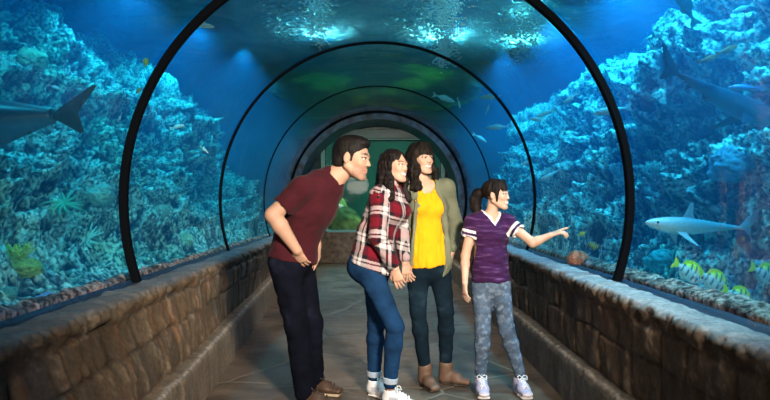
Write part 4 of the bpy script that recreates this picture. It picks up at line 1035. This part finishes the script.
def fish(name, label, cat, loc, head, L, prof, wid, colf, fins, group=None, up=(0, 0, 1), eye=(.34, .12), eyer=.022, bend=0.0):
    """prof: list of (x, zc, half height) in body lengths, head at +.5"""
    root = empty(name, (0, 0, 0)); tag(root, label, cat, group)
    P_ = np.array(prof, float); n = 30; lo, hi = P_[0, 0], P_[-1, 0]; xs = lo+(hi-lo)*.5*(1-np.cos(np.linspace(0, PI, n)))
    zc = np.interp(xs, P_[:, 0], P_[:, 1]); hh = np.interp(xs, P_[:, 0], P_[:, 2]); k = np.array([.25, .5, .25])
    for _ in range(2): hh[1:-1] = np.convolve(hh, k, 'valid')
    m = 18; V = []
    off = lambda x: bend*(max(0, .15-x))**2*4
    for i in range(n):
        for j in range(m):
            a = 2*PI*j/m; ww = hh[i]*wid*(1.15 if P_[0, 0] < xs[i] else 1); V.append((xs[i]*L, (ww*math.cos(a)+off(xs[i]))*L, (zc[i]+hh[i]*math.sin(a))*L))
    F = [[i*m+j, i*m+(j+1) % m, (i+1)*m+(j+1) % m, (i+1)*m+j] for i in range(n-1) for j in range(m)]; F += [list(range(m))[::-1], [(n-1)*m+j for j in range(m)]]
    V = np.array(V); q = V/L; col = np.clip(colf(q[:, 0], q[:, 2], 'body'), .003, 1)
    link('body', mesh_np('body', V, F, col), M_FISH, root)
    for f in fins:
        nm, out, kw = f; o2 = [(x*L, z*L) for x, z in out]; kw = dict(kw); y = kw.pop('y', 0)*L; th = kw.pop('th', .008)*L
        cx = out[0][0]; W, G = fin(o2, th, y+off(cx)*L, kw.get('tilt', 0)); W = np.array(W); c = np.clip(colf(W[:, 0]/L, W[:, 2]/L, nm), .003, 1)
        link(nm, mesh_np(nm, W, G, c, smooth_=False), M_FISH, root)
    for sy in (-1, 1):
        xe, ze = eye; i = int(np.argmin(abs(xs-xe))); dz = ze-zc[i]; yy = wid*1.15*math.sqrt(max(0, hh[i]**2-dz**2))*.97
        bmq = bmesh.new(); bmesh.ops.create_uvsphere(bmq, u_segments=10, v_segments=8, radius=eyer*L); bmesh.ops.translate(bmq, vec=(xe*L, sy*yy*L, ze*L), verts=bmq.verts)
        me = bm_mesh('eye', bmq, True); link('eye', me, M_BLACK, root)
    orient(root, loc, head, up); return root
M_BLACK = mat('black_eye', (.008, .008, .01), rough=.1)
def mixc(a, b, t): t = np.clip(t, 0, 1)[:, None]; return A(*a)*(1-t)+A(*b)*t
# ---- sharks
SH = [(-.36, .012, .012), (-.30, .012, .020), (-.15, .008, .040), (.05, .0, .072), (.22, 0, .080), (.34, .002, .066), (.43, .008, .042), (.48, .010, .022), (.50, .010, .006)]
def shark_fins(k=1.0): return [
    ('tail_fin', [(-.34, .012), (-.42, .075*k), (-.52, .150*k), (-.535, .145*k), (-.475, .045), (-.435, .0), (-.470, -.060), (-.455, -.065), (-.38, -.012)], {'th': .010}),
    ('dorsal_fin', [(.16, .070), (.09, .165*k), (.065, .170*k), (.065, .110), (.045, .070)], {'th': .010}),
    ('dorsal_fin', [(-.19, .030), (-.23, .062), (-.245, .060), (-.235, .030)], {'th': .007}),
    ('pectoral_fin', [(.25, -.045), (.20, -.12), (.115, -.205), (.10, -.20), (.14, -.11), (.155, -.045)], {'y': -.05, 'tilt': -.75}),
    ('pectoral_fin', [(.25, -.045), (.20, -.12), (.115, -.205), (.10, -.20), (.14, -.11), (.155, -.045)], {'y': .05, 'tilt': .75}),
    ('pelvic_fin', [(-.08, -.035), (-.12, -.080), (-.14, -.078), (-.14, -.030)], {'y': -.015, 'tilt': -.4}),
    ('anal_fin', [(-.22, -.018), (-.255, -.052), (-.27, -.050), (-.26, -.016)], {})]
def shark_col(top, belly):
    def f(x, z, part):
        c = mixc(belly, top, (z+.022)/.035) if part == 'body' else np.tile(A(*top), (len(x), 1))*.95
        if part == 'body':
            for g in (.245, .262, .279, .296): c = np.where(((np.abs(x-g) < .004) & (np.abs(z) < .035))[:, None], c*.5, c)
        return c
    return f
fish('shark', 'small pale grey reef shark cruising above the striped fish on the right', 'shark', at(701, 227, 4.2), (-1, -.10, .06), .80, [(a, b, c*1.0) for a, b, c in SH], .85, shark_col((.60, .68, .76), (.92, .94, .95)), shark_fins(1.25), eye=(.41, .018), eyer=.010, bend=.04)
fish('shark', 'large dark shark high on the right above the rocks, heading out of frame', 'shark', at(722, 97, 4.2), (.93, .10, -.36), 1.05, SH, .95, shark_col((.03, .09, .16), (.10, .24, .36)), shark_fins(1.1), eye=(.41, .018), eyer=.009, bend=-.05)
fish('shark', 'large dark shark gliding along the left tank, its head beyond the frame', 'shark', at(-38, 128, 3.8), (-1, -.05, -.10), 1.62, [(a, b, c*2.3) for a, b, c in SH], 1.0, shark_col((.012, .06, .10), (.05, .25, .45)), shark_fins(.8), eye=(.41, .018), eyer=.009)
fish('shark', 'small white shark with raised tail beyond the ring nearest the girl', 'shark', at(551, 175, 6.7), (-.80, .1, -.42), .26, [(a, b, c*1.25) for a, b, c in SH], 1.1, shark_col((.62, .68, .72), (.85, .88, .9)), shark_fins(1.0), eye=(.41, .018), eyer=.012)
# ---- deep bodied reef fish
DB = [(-.34, 0, .035), (-.28, 0, .055), (-.15, 0, .15), (0, 0, .235), (.15, .0, .25), (.30, -.005, .19), (.42, -.015, .10), (.48, -.02, .045), (.50, -.02, .012)]
def db_fins(): return [
    ('tail_fin', [(-.32, .03), (-.42, .11), (-.53, .165), (-.50, .06), (-.475, 0), (-.50, -.06), (-.53, -.165), (-.42, -.11), (-.32, -.03)], {'th': .012}),
    ('dorsal_fin', [(.20, .22), (.12, .30), (-.05, .30), (-.22, .22), (-.27, .07), (-.15, .13), (0, .215)], {'th': .012}),
    ('anal_fin', [(.05, -.20), (-.05, -.28), (-.20, -.22), (-.27, -.07), (-.15, -.13)], {'th': .012}),
    ('pectoral_fin', [(.20, -.03), (.10, .02), (.04, -.04), (.10, -.10)], {'y': -.14, 'tilt': -.3, 'th': .006})]
def striped(x, z, part):
    if part == 'body':
        c = mixc((.92, .95, .97), (.98, .90, .05), (z-.05)/.08+.15*(x < -.25))
        for g in (-.22, -.06, .10, .26): c = np.where(((np.abs(x-g-.1*z) < .022) & (z > -.16))[:, None], A(.05, .08, .16), c)
        return c
    return np.tile(A(.98, .92, .04) if part in ('dorsal_fin', 'tail_fin') else A(.55, .6, .55), (len(x), 1))
for (px, py, d, hd, L, lb) in ((691, 272, 3.95, (.85, .1, -.50), .215, 'yellow-backed striped fish, leftmost of the four above the right kerb'),
                               (716, 281, 3.95, (.85, .1, -.45), .22, 'yellow-backed striped fish, second from the left above the right kerb'),
                               (741, 297, 3.80, (.90, .1, -.42), .20, 'yellow-backed striped fish, lowest of the four close to the right kerb'),
                               (769, 274, 3.75, (.85, .1, -.35), .20, 'yellow-backed striped fish cut by the right edge of the picture')):
    fish('striped_fish', lb, 'fish', at(px, py, d), hd, L*1.18, DB, .36, striped, db_fins(), group='yellow-backed striped fish above the right kerb', eye=(.36, .03), eyer=.028)
def plain(c, c2=None, f=None):
    def g(x, z, part): return mixc(c2 or c, c, (z+.08)/.1) if part == 'body' else np.tile(A(*(f or c)), (len(x), 1))
    return g
fish('surgeonfish', 'round dark navy fish with a yellow spot at the small shark\'s tail', 'fish', at(744, 238, 3.8), (.85, .3, -.2), .17, DB, .32, lambda x, z, p: np.where((((x-.0)**2+(z+.03)**2 < .006) & (p == 'body'))[:, None], A(.35, .32, .03), A(.006, .012, .05)), db_fins(), eye=(.36, .03), eyer=.02)
def angel(x, z, part):
    s = np.sin((x+.1*z)*46); return np.where((s > .1)[:, None], A(.85, .72, .10), A(.02, .05, .18))
fish('angelfish', 'small blue and yellow banded fish below the pointing hand', 'fish', at(595, 246, 5.1), (-.9, .2, .3), .12, DB, .34, angel, db_fins(), eye=(.36, .03), eyer=.03)
fish('yellow_fish', 'small yellow-green fish beside the banded fish', 'fish', at(583, 234, 5.2), (-.8, .2, -.4), .075, DB, .34, plain((.6, .65, .12)), db_fins(), eye=(.36, .03), eyer=.03)
# ---- slender fish
SB = [(-.36, 0, .022), (-.28, 0, .035), (-.12, 0, .078), (.05, 0, .108), (.2, 0, .110), (.34, 0, .085), (.44, -.005, .05), (.49, -.008, .022), (.50, -.008, .008)]
def sb_fins(): return [
    ('tail_fin', [(-.33, .02), (-.42, .08), (-.54, .13), (-.47, 0), (-.54, -.13), (-.42, -.08), (-.33, -.02)], {'th': .010}),
    ('dorsal_fin', [(.16, .10), (.08, .16), (-.08, .135), (-.20, .06), (-.1, .07)], {'th': .008}),
    ('anal_fin', [(-.02, -.09), (-.10, -.13), (-.20, -.06)], {'th': .008}),
    ('pectoral_fin', [(.20, -.02), (.10, .01), (.05, -.04), (.12, -.07)], {'y': -.12, 'tilt': -.5, 'th': .006})]
pale = plain((.85, .92, .92), (.97, .97, .95), (.85, .9, .9))
W_ = [  # px, py, depth, heading, length, label
 (444, 98, 9.6, (.9, .2, -.25), .30, 'long pale fish highest above the jacketed woman near the inner rings'),
 (459, 103, 9.4, (.3, .3, -.9), .14, 'tiny pale fish diving right of the long pale fish near the inner rings'),
 (490, 97, 8.3, (-.95, .2, .05), .22, 'slim pale fish swimming level just inside the second ring'),
 (488, 109, 8.3, (.4, .2, .9), .12, 'tiny pale fish pointing upwards just inside the second ring'),
 (498, 127, 8.2, (-.95, .2, -.05), .25, 'slim pale fish above the girl inside the second ring'),
 (480, 138, 9.5, (.8, .2, -.45), .22, 'pale fish slanting down above the girl\'s ponytail'),
 (571, 98, 5.8, (-.75, .2, -.55), .13, 'small pale fish in open blue water right of the second ring, higher one'),
 (546, 113, 6.6, (-.85, .2, -.35), .17, 'plump pale fish just right of the second ring, upper of a pair'),
 (537, 119, 6.6, (-.9, .1, .1), .13, 'plump pale fish just right of the second ring, lower of a pair'),
 (613, 110, 5.4, (-.85, .3, -.12), .26, 'long pale fish crossing behind the nearest ring on the right'),
 (526, 163, 7.3, (-.7, .3, -.5), .13, 'small pale fish beside the second ring above the girl\'s arm'),
 (745, 7, 4.4, (-.8, .2, -.3), .12, 'small cream fish at the top right corner'),
 (203, 26, 5.2, (.93, .2, -.05), .16, 'pale blue fish inside the nearest ring at upper left'),
 (178, 127, 6.2, (.85, .3, .25), .12, 'small pale fish in blue water inside the nearest ring at left'),
 (205, 150, 6.6, (.6, .3, -.6), .10, 'tiny pale fish above the left reef inside the nearest ring'),
 (121, 118, 5.3, (-.5, .3, -.8), .08, 'tiny pale fish just outside the nearest ring at left'),
 (73, 118, 4.9, (-.75, .3, .6), .12, 'slim pale fish below the dark shark\'s tail'),
 (57, 88, 5.2, (.8, .3, -.3), .09, 'tiny pale fish above the dark left shark, left one of two'),
 (82, 90, 5.4, (-.8, .3, .1), .08, 'tiny pale fish above the dark left shark, right one of two')]
for px, py, d, hd, L, lb in W_: fish('pale_fish', lb, 'fish', at(px, py, d), hd, L*1.25, SB, .6, pale, sb_fins(), group='pale fish scattered through the tank', eye=(.38, .02), eyer=.018)
for px, py, d, hd, L, lb in ((729, 49, 4.0, (.9, .2, .35), .19, 'orange fish above the large right shark, upper of two'), (710, 58, 4.0, (.9, .2, .30), .17, 'orange fish above the large right shark, lower of two')):
    fish('orange_fish', lb, 'fish', at(px, py, d), hd, L, SB, .6, plain((.85, .22, .08), (.95, .50, .30), (.8, .2, .08)), sb_fins(), group='orange fish over the right reef', eye=(.38, .02), eyer=.018)
fish('blue_fish', 'bright blue fish just above the large dark shark on the right', 'fish', at(747, 87, 3.7), (-.93, .2, .05), .19, SB, .6, plain((.08, .45, .95), (.3, .7, 1)), sb_fins(), eye=(.38, .02), eyer=.018)
fish('green_fish', 'teal fish hanging tail down at the top edge over the right reef', 'fish', at(686, 3, 4.7), (-.35, .2, .85), .40, SB, .5, plain((.05, .35, .33), (.1, .5, .45), (.08, .50, .45)), sb_fins(), eye=(.38, .02), eyer=.018)
fish('yellow_fish', 'small yellow fish close to the nearest ring at upper left', 'fish', at(147, 63, 5.0), (.2, .2, .95), .085, DB, .34, plain((.80, .85, .12)), db_fins(), eye=(.36, .03), eyer=.03)
fish('yellow_fish', 'small orange-yellow fish beside the nearest ring, below the other yellow one', 'fish', at(140, 91, 5.0), (-.7, .2, -.6), .07, DB, .34, plain((.85, .50, .16)), db_fins(), eye=(.36, .03), eyer=.03)
fish('blue_fish', 'rounded bright blue fish resting low behind the left kerb', 'fish', at(50, 297, 3.35), (-.97, .1, -.20), .22, SB, .8, plain((.15, .42, .85), (.3, .6, .95)), sb_fins(), eye=(.38, .02), eyer=.018)

# ---- corals, feather stars and sponges stand on the reef
dg = bpy.context.evaluated_depsgraph_get()
_bv = []
for o in C.objects:
    if o.name.startswith('reef_rock'): _bv.append(BVHTree.FromObject(o, dg))
def onreef(px, py):
    o = Vector((0, 0, EYE)); d = (Vector(at(px, py, 1.0))-o).normalized(); best = None
    for b in _bv:
        h = b.ray_cast(o+d*1.8, d)
        if h[0] is not None and (best is None or h[3] < best[2]): best = (h[0], h[1], h[3])
    return best
def feather_star(px, py, s, c, label):
    h = onreef(px, py)
    if not h: return
    p, n, _ = h; view = (Vector((0, 0, EYE))-p).normalized(); n = (n*.5+view*.8+Vector((0, 0, .3))).normalized()
    root = empty('feather_star', (0, 0, 0)); tag(root, label, 'feather star', None)
    rs = random.Random(px); m = mat('feather_star_arm', c, rough=.6)
    k = Soup(); k.add(*tube([(0, 0, -.12), (0, 0, 0), (0, 0, .02)], [s*.10, s*.12, s*.05], 10)); link('disc', k.mesh('disc'), m, root)
    for i in range(13):
        a = 2*PI*i/13+rs.uniform(-.15, .15); l = s*rs.uniform(.75, 1.1); lift = rs.uniform(.1, .6); pts = []
        for t in np.linspace(0, 1, 8): pts.append((math.cos(a+.3*t)*l*t, math.sin(a+.3*t)*l*t, .01+l*lift*t*(1-t*.9)))
        sp = Soup(); sp.add(*tube(pts, [s*.085*(1-.7*t) for t in np.linspace(0, 1, 8)], 6))
        for j in range(1, 8):                     # side branchlets
            P_, T_ = np.array(pts[j]), np.array(pts[j])-np.array(pts[j-1]); T_ /= np.linalg.norm(T_)+1e-9; S_ = np.cross(T_, (0, 0, 1)); w_ = s*.14*(1-j/9)
            for sg in (-1, 1): sp.add(*tube([P_, P_+S_*sg*w_+T_*w_*.6], [s*.030, s*.014], 4))
        link('arm', sp.mesh('arm'), m, root)
    root.matrix_world = Matrix.Translation(p+n*.08) @ n.to_track_quat('Z', 'Y').to_matrix().to_4x4()
feather_star(93, 243, .20, (.65, .98, .92), 'cyan feather star with splayed arms on the left reef')
feather_star(66, 211, .19, (.28, .62, .36), 'green feather star on the left reef, up and left of the cyan one')
feather_star(600, 205, .13, (.30, .55, .60), 'pale blue feather star on the right reef near the nearest ring')
def branch_coral(px, py, s, c, label, group=None, n=9):
    h = onreef(px, py)
    if not h: return
    p, nn, _ = h; rs = random.Random(px*7+py); sp = Soup()
    def grow(a, d, l, r, lv):
        pts = [a]; dd = d.copy()
        for k in range(3): dd = (dd+Vector((rs.uniform(-.25, .25), rs.uniform(-.25, .25), rs.uniform(-.05, .25)))).normalized(); pts.append(pts[-1]+dd*l/3)
        sp.add(*tube([tuple(q) for q in pts], [r, r*.92, r*.85, r*.7], 6))
        if lv:
            for k in range(3): grow(pts[-1-(k == 2)], (dd+Vector((rs.uniform(-.9, .9), rs.uniform(-.9, .9), rs.uniform(-.1, .6)))).normalized(), l*.68, r*.72, lv-1)
    for i in range(n): a = 2*PI*i/n; grow(Vector((0, 0, -.03)), Vector((math.cos(a)*.8, math.sin(a)*.8, rs.uniform(.4, 1.2))).normalized(), s*.55, s*.075, 2)
    V = np.array(sp.V); f = smooth(.2*s, 1.2*s, np.linalg.norm(V, axis=1))[:, None]; col = A(*c)*(.75+.5*f)
    o = link('branching_coral', mesh_np('coral', V, sp.F, np.clip(col, 0, 1)), M_CORAL); tag(o, label, 'coral', group); o.location = p
def lump_coral(px, py, s, c, label, group=None, name='coral_head'):
    h = onreef(px, py)
    if not h: return
    p, nn, _ = h; nu, nv = 40, 60; V = []
    for i in range(nu+1):
        th = PI*i/nu
        for j in range(nv): ph = 2*PI*j/nv; V.append((math.sin(th)*math.cos(ph), math.sin(th)*math.sin(ph), math.cos(th)))
    V = np.array(V, dtype=np.float32); q = V+A(px*.1, py*.1, 0)
    r = 1+.30*fbm(q*np.float32(1.6), 3, 3)+.13*ridged(q*np.float32(5), 3, 5)
    W = V*r[:, None]*A(s, s, s*.8); cr = smooth(-.3, .6, ridged(q*np.float32(5), 3, 5))[:, None]; col = A(*c)*(.45+.7*cr)
    F = [[i*nv+j, (i+1)*nv+j, (i+1)*nv+(j+1) % nv, i*nv+(j+1) % nv] for i in range(nu) for j in range(nv)]
    o = link(name, mesh_np('lump', W, F, np.clip(col, 0, 1)), M_CORAL); tag(o, label, 'coral', group); o.location = p
branch_coral(20, 262, .17, (.75, .72, .16), 'yellow branching coral low on the left reef near the kerb')
lump_coral(30, 268, .10, (.55, .50, .10), 'mustard coral lump beside the yellow branching coral')
branch_coral(128, 205, .13, (.45, .60, .50), 'grey-green branching coral on the left reef beside the nearest ring')
lump_coral(34, 60, .13, (.75, .70, .45), 'cream coral head high on the left reef')
lump_coral(100, 195, .14, (.50, .60, .50), 'grey-green coral head above the cyan feather star')
lump_coral(12, 292, .05, (.20, .45, .45), 'teal coral head at the left edge just above the kerb')
branch_coral(165, 215, .16, (.60, .68, .60), 'pale branching coral on the left reef inside the nearest ring, nearer one')
branch_coral(232, 215, .20, (.70, .50, .52), 'pinkish branching coral where the second ring meets the left kerb')
lump_coral(185, 240, .11, (.62, .60, .40), 'sandy coral head low behind the left wall between the first two rings')
branch_coral(655, 175, .16, (.55, .65, .62), 'pale branching coral on the right reef above the small shark')
lump_coral(665, 262, .13, (.15, .50, .50), 'teal coral head behind the leftmost striped fish')
lump_coral(752, 296, .05, (.10, .45, .60), 'blue-green coral head under the striped fish at the right edge')
branch_coral(640, 262, .12, (.45, .22, .20), 'reddish branching coral just right of the nearest ring foot')
lump_coral(580, 260, .09, (.55, .25, .16), 'rust coral head low behind the wall below the banded fish')
branch_coral(620, 175, .16, (.50, .60, .60), 'pale branching coral on the right reef left of the nearest ring')
lump_coral(735, 165, .17, (.30, .42, .55), 'blue-grey coral head on the right reef above the navy fish')

# ---- added rock above the tunnel's far end, painted with green reflection streaks
def rock(name, label, cat, c, r, seed, colf, m=None, group=None, n=90):
    nu, nv = n, int(n*1.5); th = np.linspace(0, PI, nu+1)[:, None]; ph = np.linspace(0, 2*PI, nv, endpoint=False)[None]
    V = np.stack([np.sin(th)*np.cos(ph), np.sin(th)*np.sin(ph), np.cos(th)+0*ph], -1).reshape(-1, 3).astype(np.float32)
    q = V*A(*r)+A(seed*3.1, 0, 0); f = 1+.22*fbm(q*np.float32(1.8), 3, seed)+.10*ridged(q*np.float32(4.5), 4, seed+1)
    W = V*f[:, None]*A(*r)
    F = grid_faces(nu+1, nv, close_v=True, flip=False)
    o = link(name, mesh_np(name, W, F, np.clip(colf(q, W), .003, 1)), m or M_CORAL); o.location = c; tag(o, label, cat, group); return o
def streaks(q, W):
    g = smooth(.0, .35, fbm(q*A(1.1, 2, 3.5), 3, 77))[:, None]; n = fbm(q*np.float32(9), 3, 78)[:, None]
    return (A(.05, .055, .045)*(1-g)+A(.22, .42, .05)*g)*(1+.5*n)  # green streaks put reflections into the rock's colour
rock('reflection_rock', 'dark added rock with painted green reflections above the far end of the tunnel', 'rock', (.15, 11.45, 3.45), (2.0, .50, .42), 3, streaks)
# ---- behind the end window
def green(q, W):
    g = smooth(-.2, .4, fbm(q*np.float32(3), 3, 79))[:, None]; n = fbm(q*np.float32(14), 3, 80)[:, None]; return (A(.04, .12, .04)*(1-g)+A(.35, .60, .16)*g)*(1+.6*n)
def whitec(q, W): return A(.75, .85, .75)*(1+.4*fbm(q*np.float32(9), 3, 81)[:, None])
for x, y, z, r, sd, lb in ((-.75, 13.1, .75, (.36, .3, .34), 11, 'round mossy green boulder at the left foot of the end window'), (-.05, 13.9, .60, (.36, .3, .40), 12, 'mossy green boulder in the middle of the end window'),
                       (.85, 13.3, .70, (.50, .3, .45), 13, 'mossy green boulder at the right of the end window'), (-1.15, 13.8, 1.0, (.40, .3, .55), 14, 'taller mossy green rock behind the left of the end window')):
    rock('mossy_boulder', lb, 'rock', (x, y, z), r, sd, green, n=50)
rock('light_patch', 'white lump added as a patch of light above the boulders in the end window', 'coral', (-.86, 13.1, 1.12), (.12, .10, .07), 15, whitec, n=40)  # small white lump added in place of a whitish patch of light
m_et = mat('end_tank_wall', (.02, .10, .09), rough=.9, noise=(1.5, .6, 5))
bm = bmesh.new(); box_bm(bm, -2.9, 2.9, YEND+3.62, YEND+3.7, .2, 3.4); struct(link('wall_end_tank', bm_mesh('b', bm), m_et))
bm = bmesh.new(); box_bm(bm, -2.9, 2.9, YEND+.32, YEND+3.6, .1, .19); struct(link('floor_end_tank', bm_mesh('b', bm), m_et))
# ---- lamps added under water to make glitter, aimed up at the surface
m_house = mat('lamp_housing', (.03, .03, .035), rough=.4, metal=.6); m_lens = mat('lamp_lens', (.8, .9, 1), emit=((.75, .92, 1), 260))
for px, y, w_, lb in ((446, 10.3, .22, 'added underwater lamp for the bright glitter right of the tunnel crown'), (320, 10.2, .16, 'added underwater lamp for the glitter left of the tunnel crown'), (521, 10.6, .20, 'added underwater lamp for the faint glitter furthest right')):
    x = (px-VPX)*y/FPX; root = empty('glitter_lamp', (x, y, 3.9)); tag(root, lb, 'lamp', 'lamps added below the surface for glitter')
    s_ = Soup(); s_.add(*tube([(0, 0, -.10), (0, 0, -.06), (0, 0, .02)], [w_*.6, w_*1.05, w_*1.1], 20)); link('housing', s_.mesh('housing', False), m_house, root)
    s_ = Soup(); s_.add(*tube([(0, 0, .015), (0, 0, .035)], [w_*.7, w_*.66], 20)); link('lens', s_.mesh('lens', False), m_lens, root)

# ---- columns of small white spheres added as light glitter above the tunnel crown
m_glit = mat('white_glitter', (.92, .96, 1), rough=.12, spec=1)
def glitter_specks(px, y, z0, z1, w_, n, label):
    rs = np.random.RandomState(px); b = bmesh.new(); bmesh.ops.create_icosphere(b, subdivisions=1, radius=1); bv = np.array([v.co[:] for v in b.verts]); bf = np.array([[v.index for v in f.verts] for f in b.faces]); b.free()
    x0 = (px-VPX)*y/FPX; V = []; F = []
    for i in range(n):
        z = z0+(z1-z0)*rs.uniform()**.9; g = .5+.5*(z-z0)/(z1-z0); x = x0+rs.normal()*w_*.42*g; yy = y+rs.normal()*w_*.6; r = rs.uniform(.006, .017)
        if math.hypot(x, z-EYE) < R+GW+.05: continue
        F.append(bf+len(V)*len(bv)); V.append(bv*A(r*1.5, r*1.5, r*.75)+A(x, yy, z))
    me = mesh_np('glitter_specks', np.concatenate(V), np.concatenate(F)); tag(link('glitter_column', me, m_glit), label, 'glitter_specks', kind='stuff')
glitter_specks(445, 7.0, 2.85, 3.95, .30, 1500, 'shimmering white column of added glitter specks above the tunnel, right of its crown')
glitter_specks(319, 7.2, 3.15, 3.95, .26, 800, 'shimmering white column of added glitter specks above the tunnel, left of its crown')
glitter_specks(522, 7.4, 3.0, 3.6, .34, 420, 'faint loose cloud of added glitter specks above the tunnel, furthest right of the three')
# ================================================================== lights
def area(name, loc, target, sx, sy, power, col, spread=180):
    l = bpy.data.lights.new(name, 'AREA'); l.shape = 'RECTANGLE'; l.size = sx; l.size_y = sy; l.energy = power; l.color = col; l.spread = math.radians(spread)
    o = bpy.data.objects.new(name, l); C.objects.link(o); o.location = loc
    d = Vector(target)-Vector(loc); o.rotation_euler = d.to_track_quat('-Z', 'Y').to_euler(); return o
def spot(name, loc, target, power, col, size=.1, ang=60, blend=.5):
    l = bpy.data.lights.new(name, 'SPOT'); l.energy = power; l.color = col; l.shadow_soft_size = size; l.spot_size = math.radians(ang); l.spot_blend = blend
    o = bpy.data.objects.new(name, l); C.objects.link(o); o.location = loc
    d = Vector(target)-Vector(loc); o.rotation_euler = d.to_track_quat('-Z', 'Y').to_euler(); return o
for k, (x, y, t, pw) in enumerate(((2.9, 3.2, 3.9, 380), (2.6, 5.0, 3.7, 520), (2.8, 6.9, 3.5, 560), (2.6, 8.8, 3.1, 560), (2.3, 10.8, 2.7, 480))):
    spot('tank_spot_right', (x, y, 4.0), (t, y+.3, 0), pw, (.07, .56, 1), .10, 112, .6)
for k, (x, y, t, pw) in enumerate(((-2.6, 3.2, -3.8, 150), (-2.6, 5.2, -3.6, 230), (-2.9, 7.2, -3.5, 300), (-2.7, 9.0, -3.1, 320), (-2.4, 10.8, -2.7, 300))):
    spot('tank_spot_left', (x, y, 4.0), (t, y+.3, 0), pw, (.05, .62, 1), .10, 112, .6)
for x, y, pw in ((3.3, 5.2, 320), (3.0, 8.0, 360), (-3.2, 6.2, 340), (-2.9, 9.2, 340)):
    spot('crown_wash', (x, y, 3.85), (0, y+.4, 3.62), pw, (.14, .62, 1), .15, 36, .8)  # added spots that brighten the water over the tunnel
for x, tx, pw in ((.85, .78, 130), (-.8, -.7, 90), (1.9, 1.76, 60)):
    spot('column_light', (x, 4.6, 3.9), (tx, 7.1, 3.4), pw, (.8, .95, 1), .06, 21, .8)  # added spots that brighten the white glitter columns
area('far_tank_light', (0, YEND+1.3, 3.3), (0, YEND+1.0, 0), 3.5, 1.5, 75, (.75, 1, .75), 150)
spot('far_lamp', (.1, 9.4, 2.78), (0, 9.0, 0), 190, (1, .80, .60), .08, 130)
spot('tank_wash', (2.0, 3.2, 3.95), (1.40, 3.3, .78), 800, (.62, .82, 1), .08, 46, .6)  # added spot that brightens the cap of the right wall
# key and fill added in the tunnel to light the people, beside the camera
area('key_light', (1.05, .0, 2.3), (-.1, 4.1, 1.12), .5, .5, 64, (1, .87, .72), 60)
area('fill_light', (-.9, -.4, 1.9), (0, 4.2, .7), .9, .9, 8, (1, .86, .72), 80)
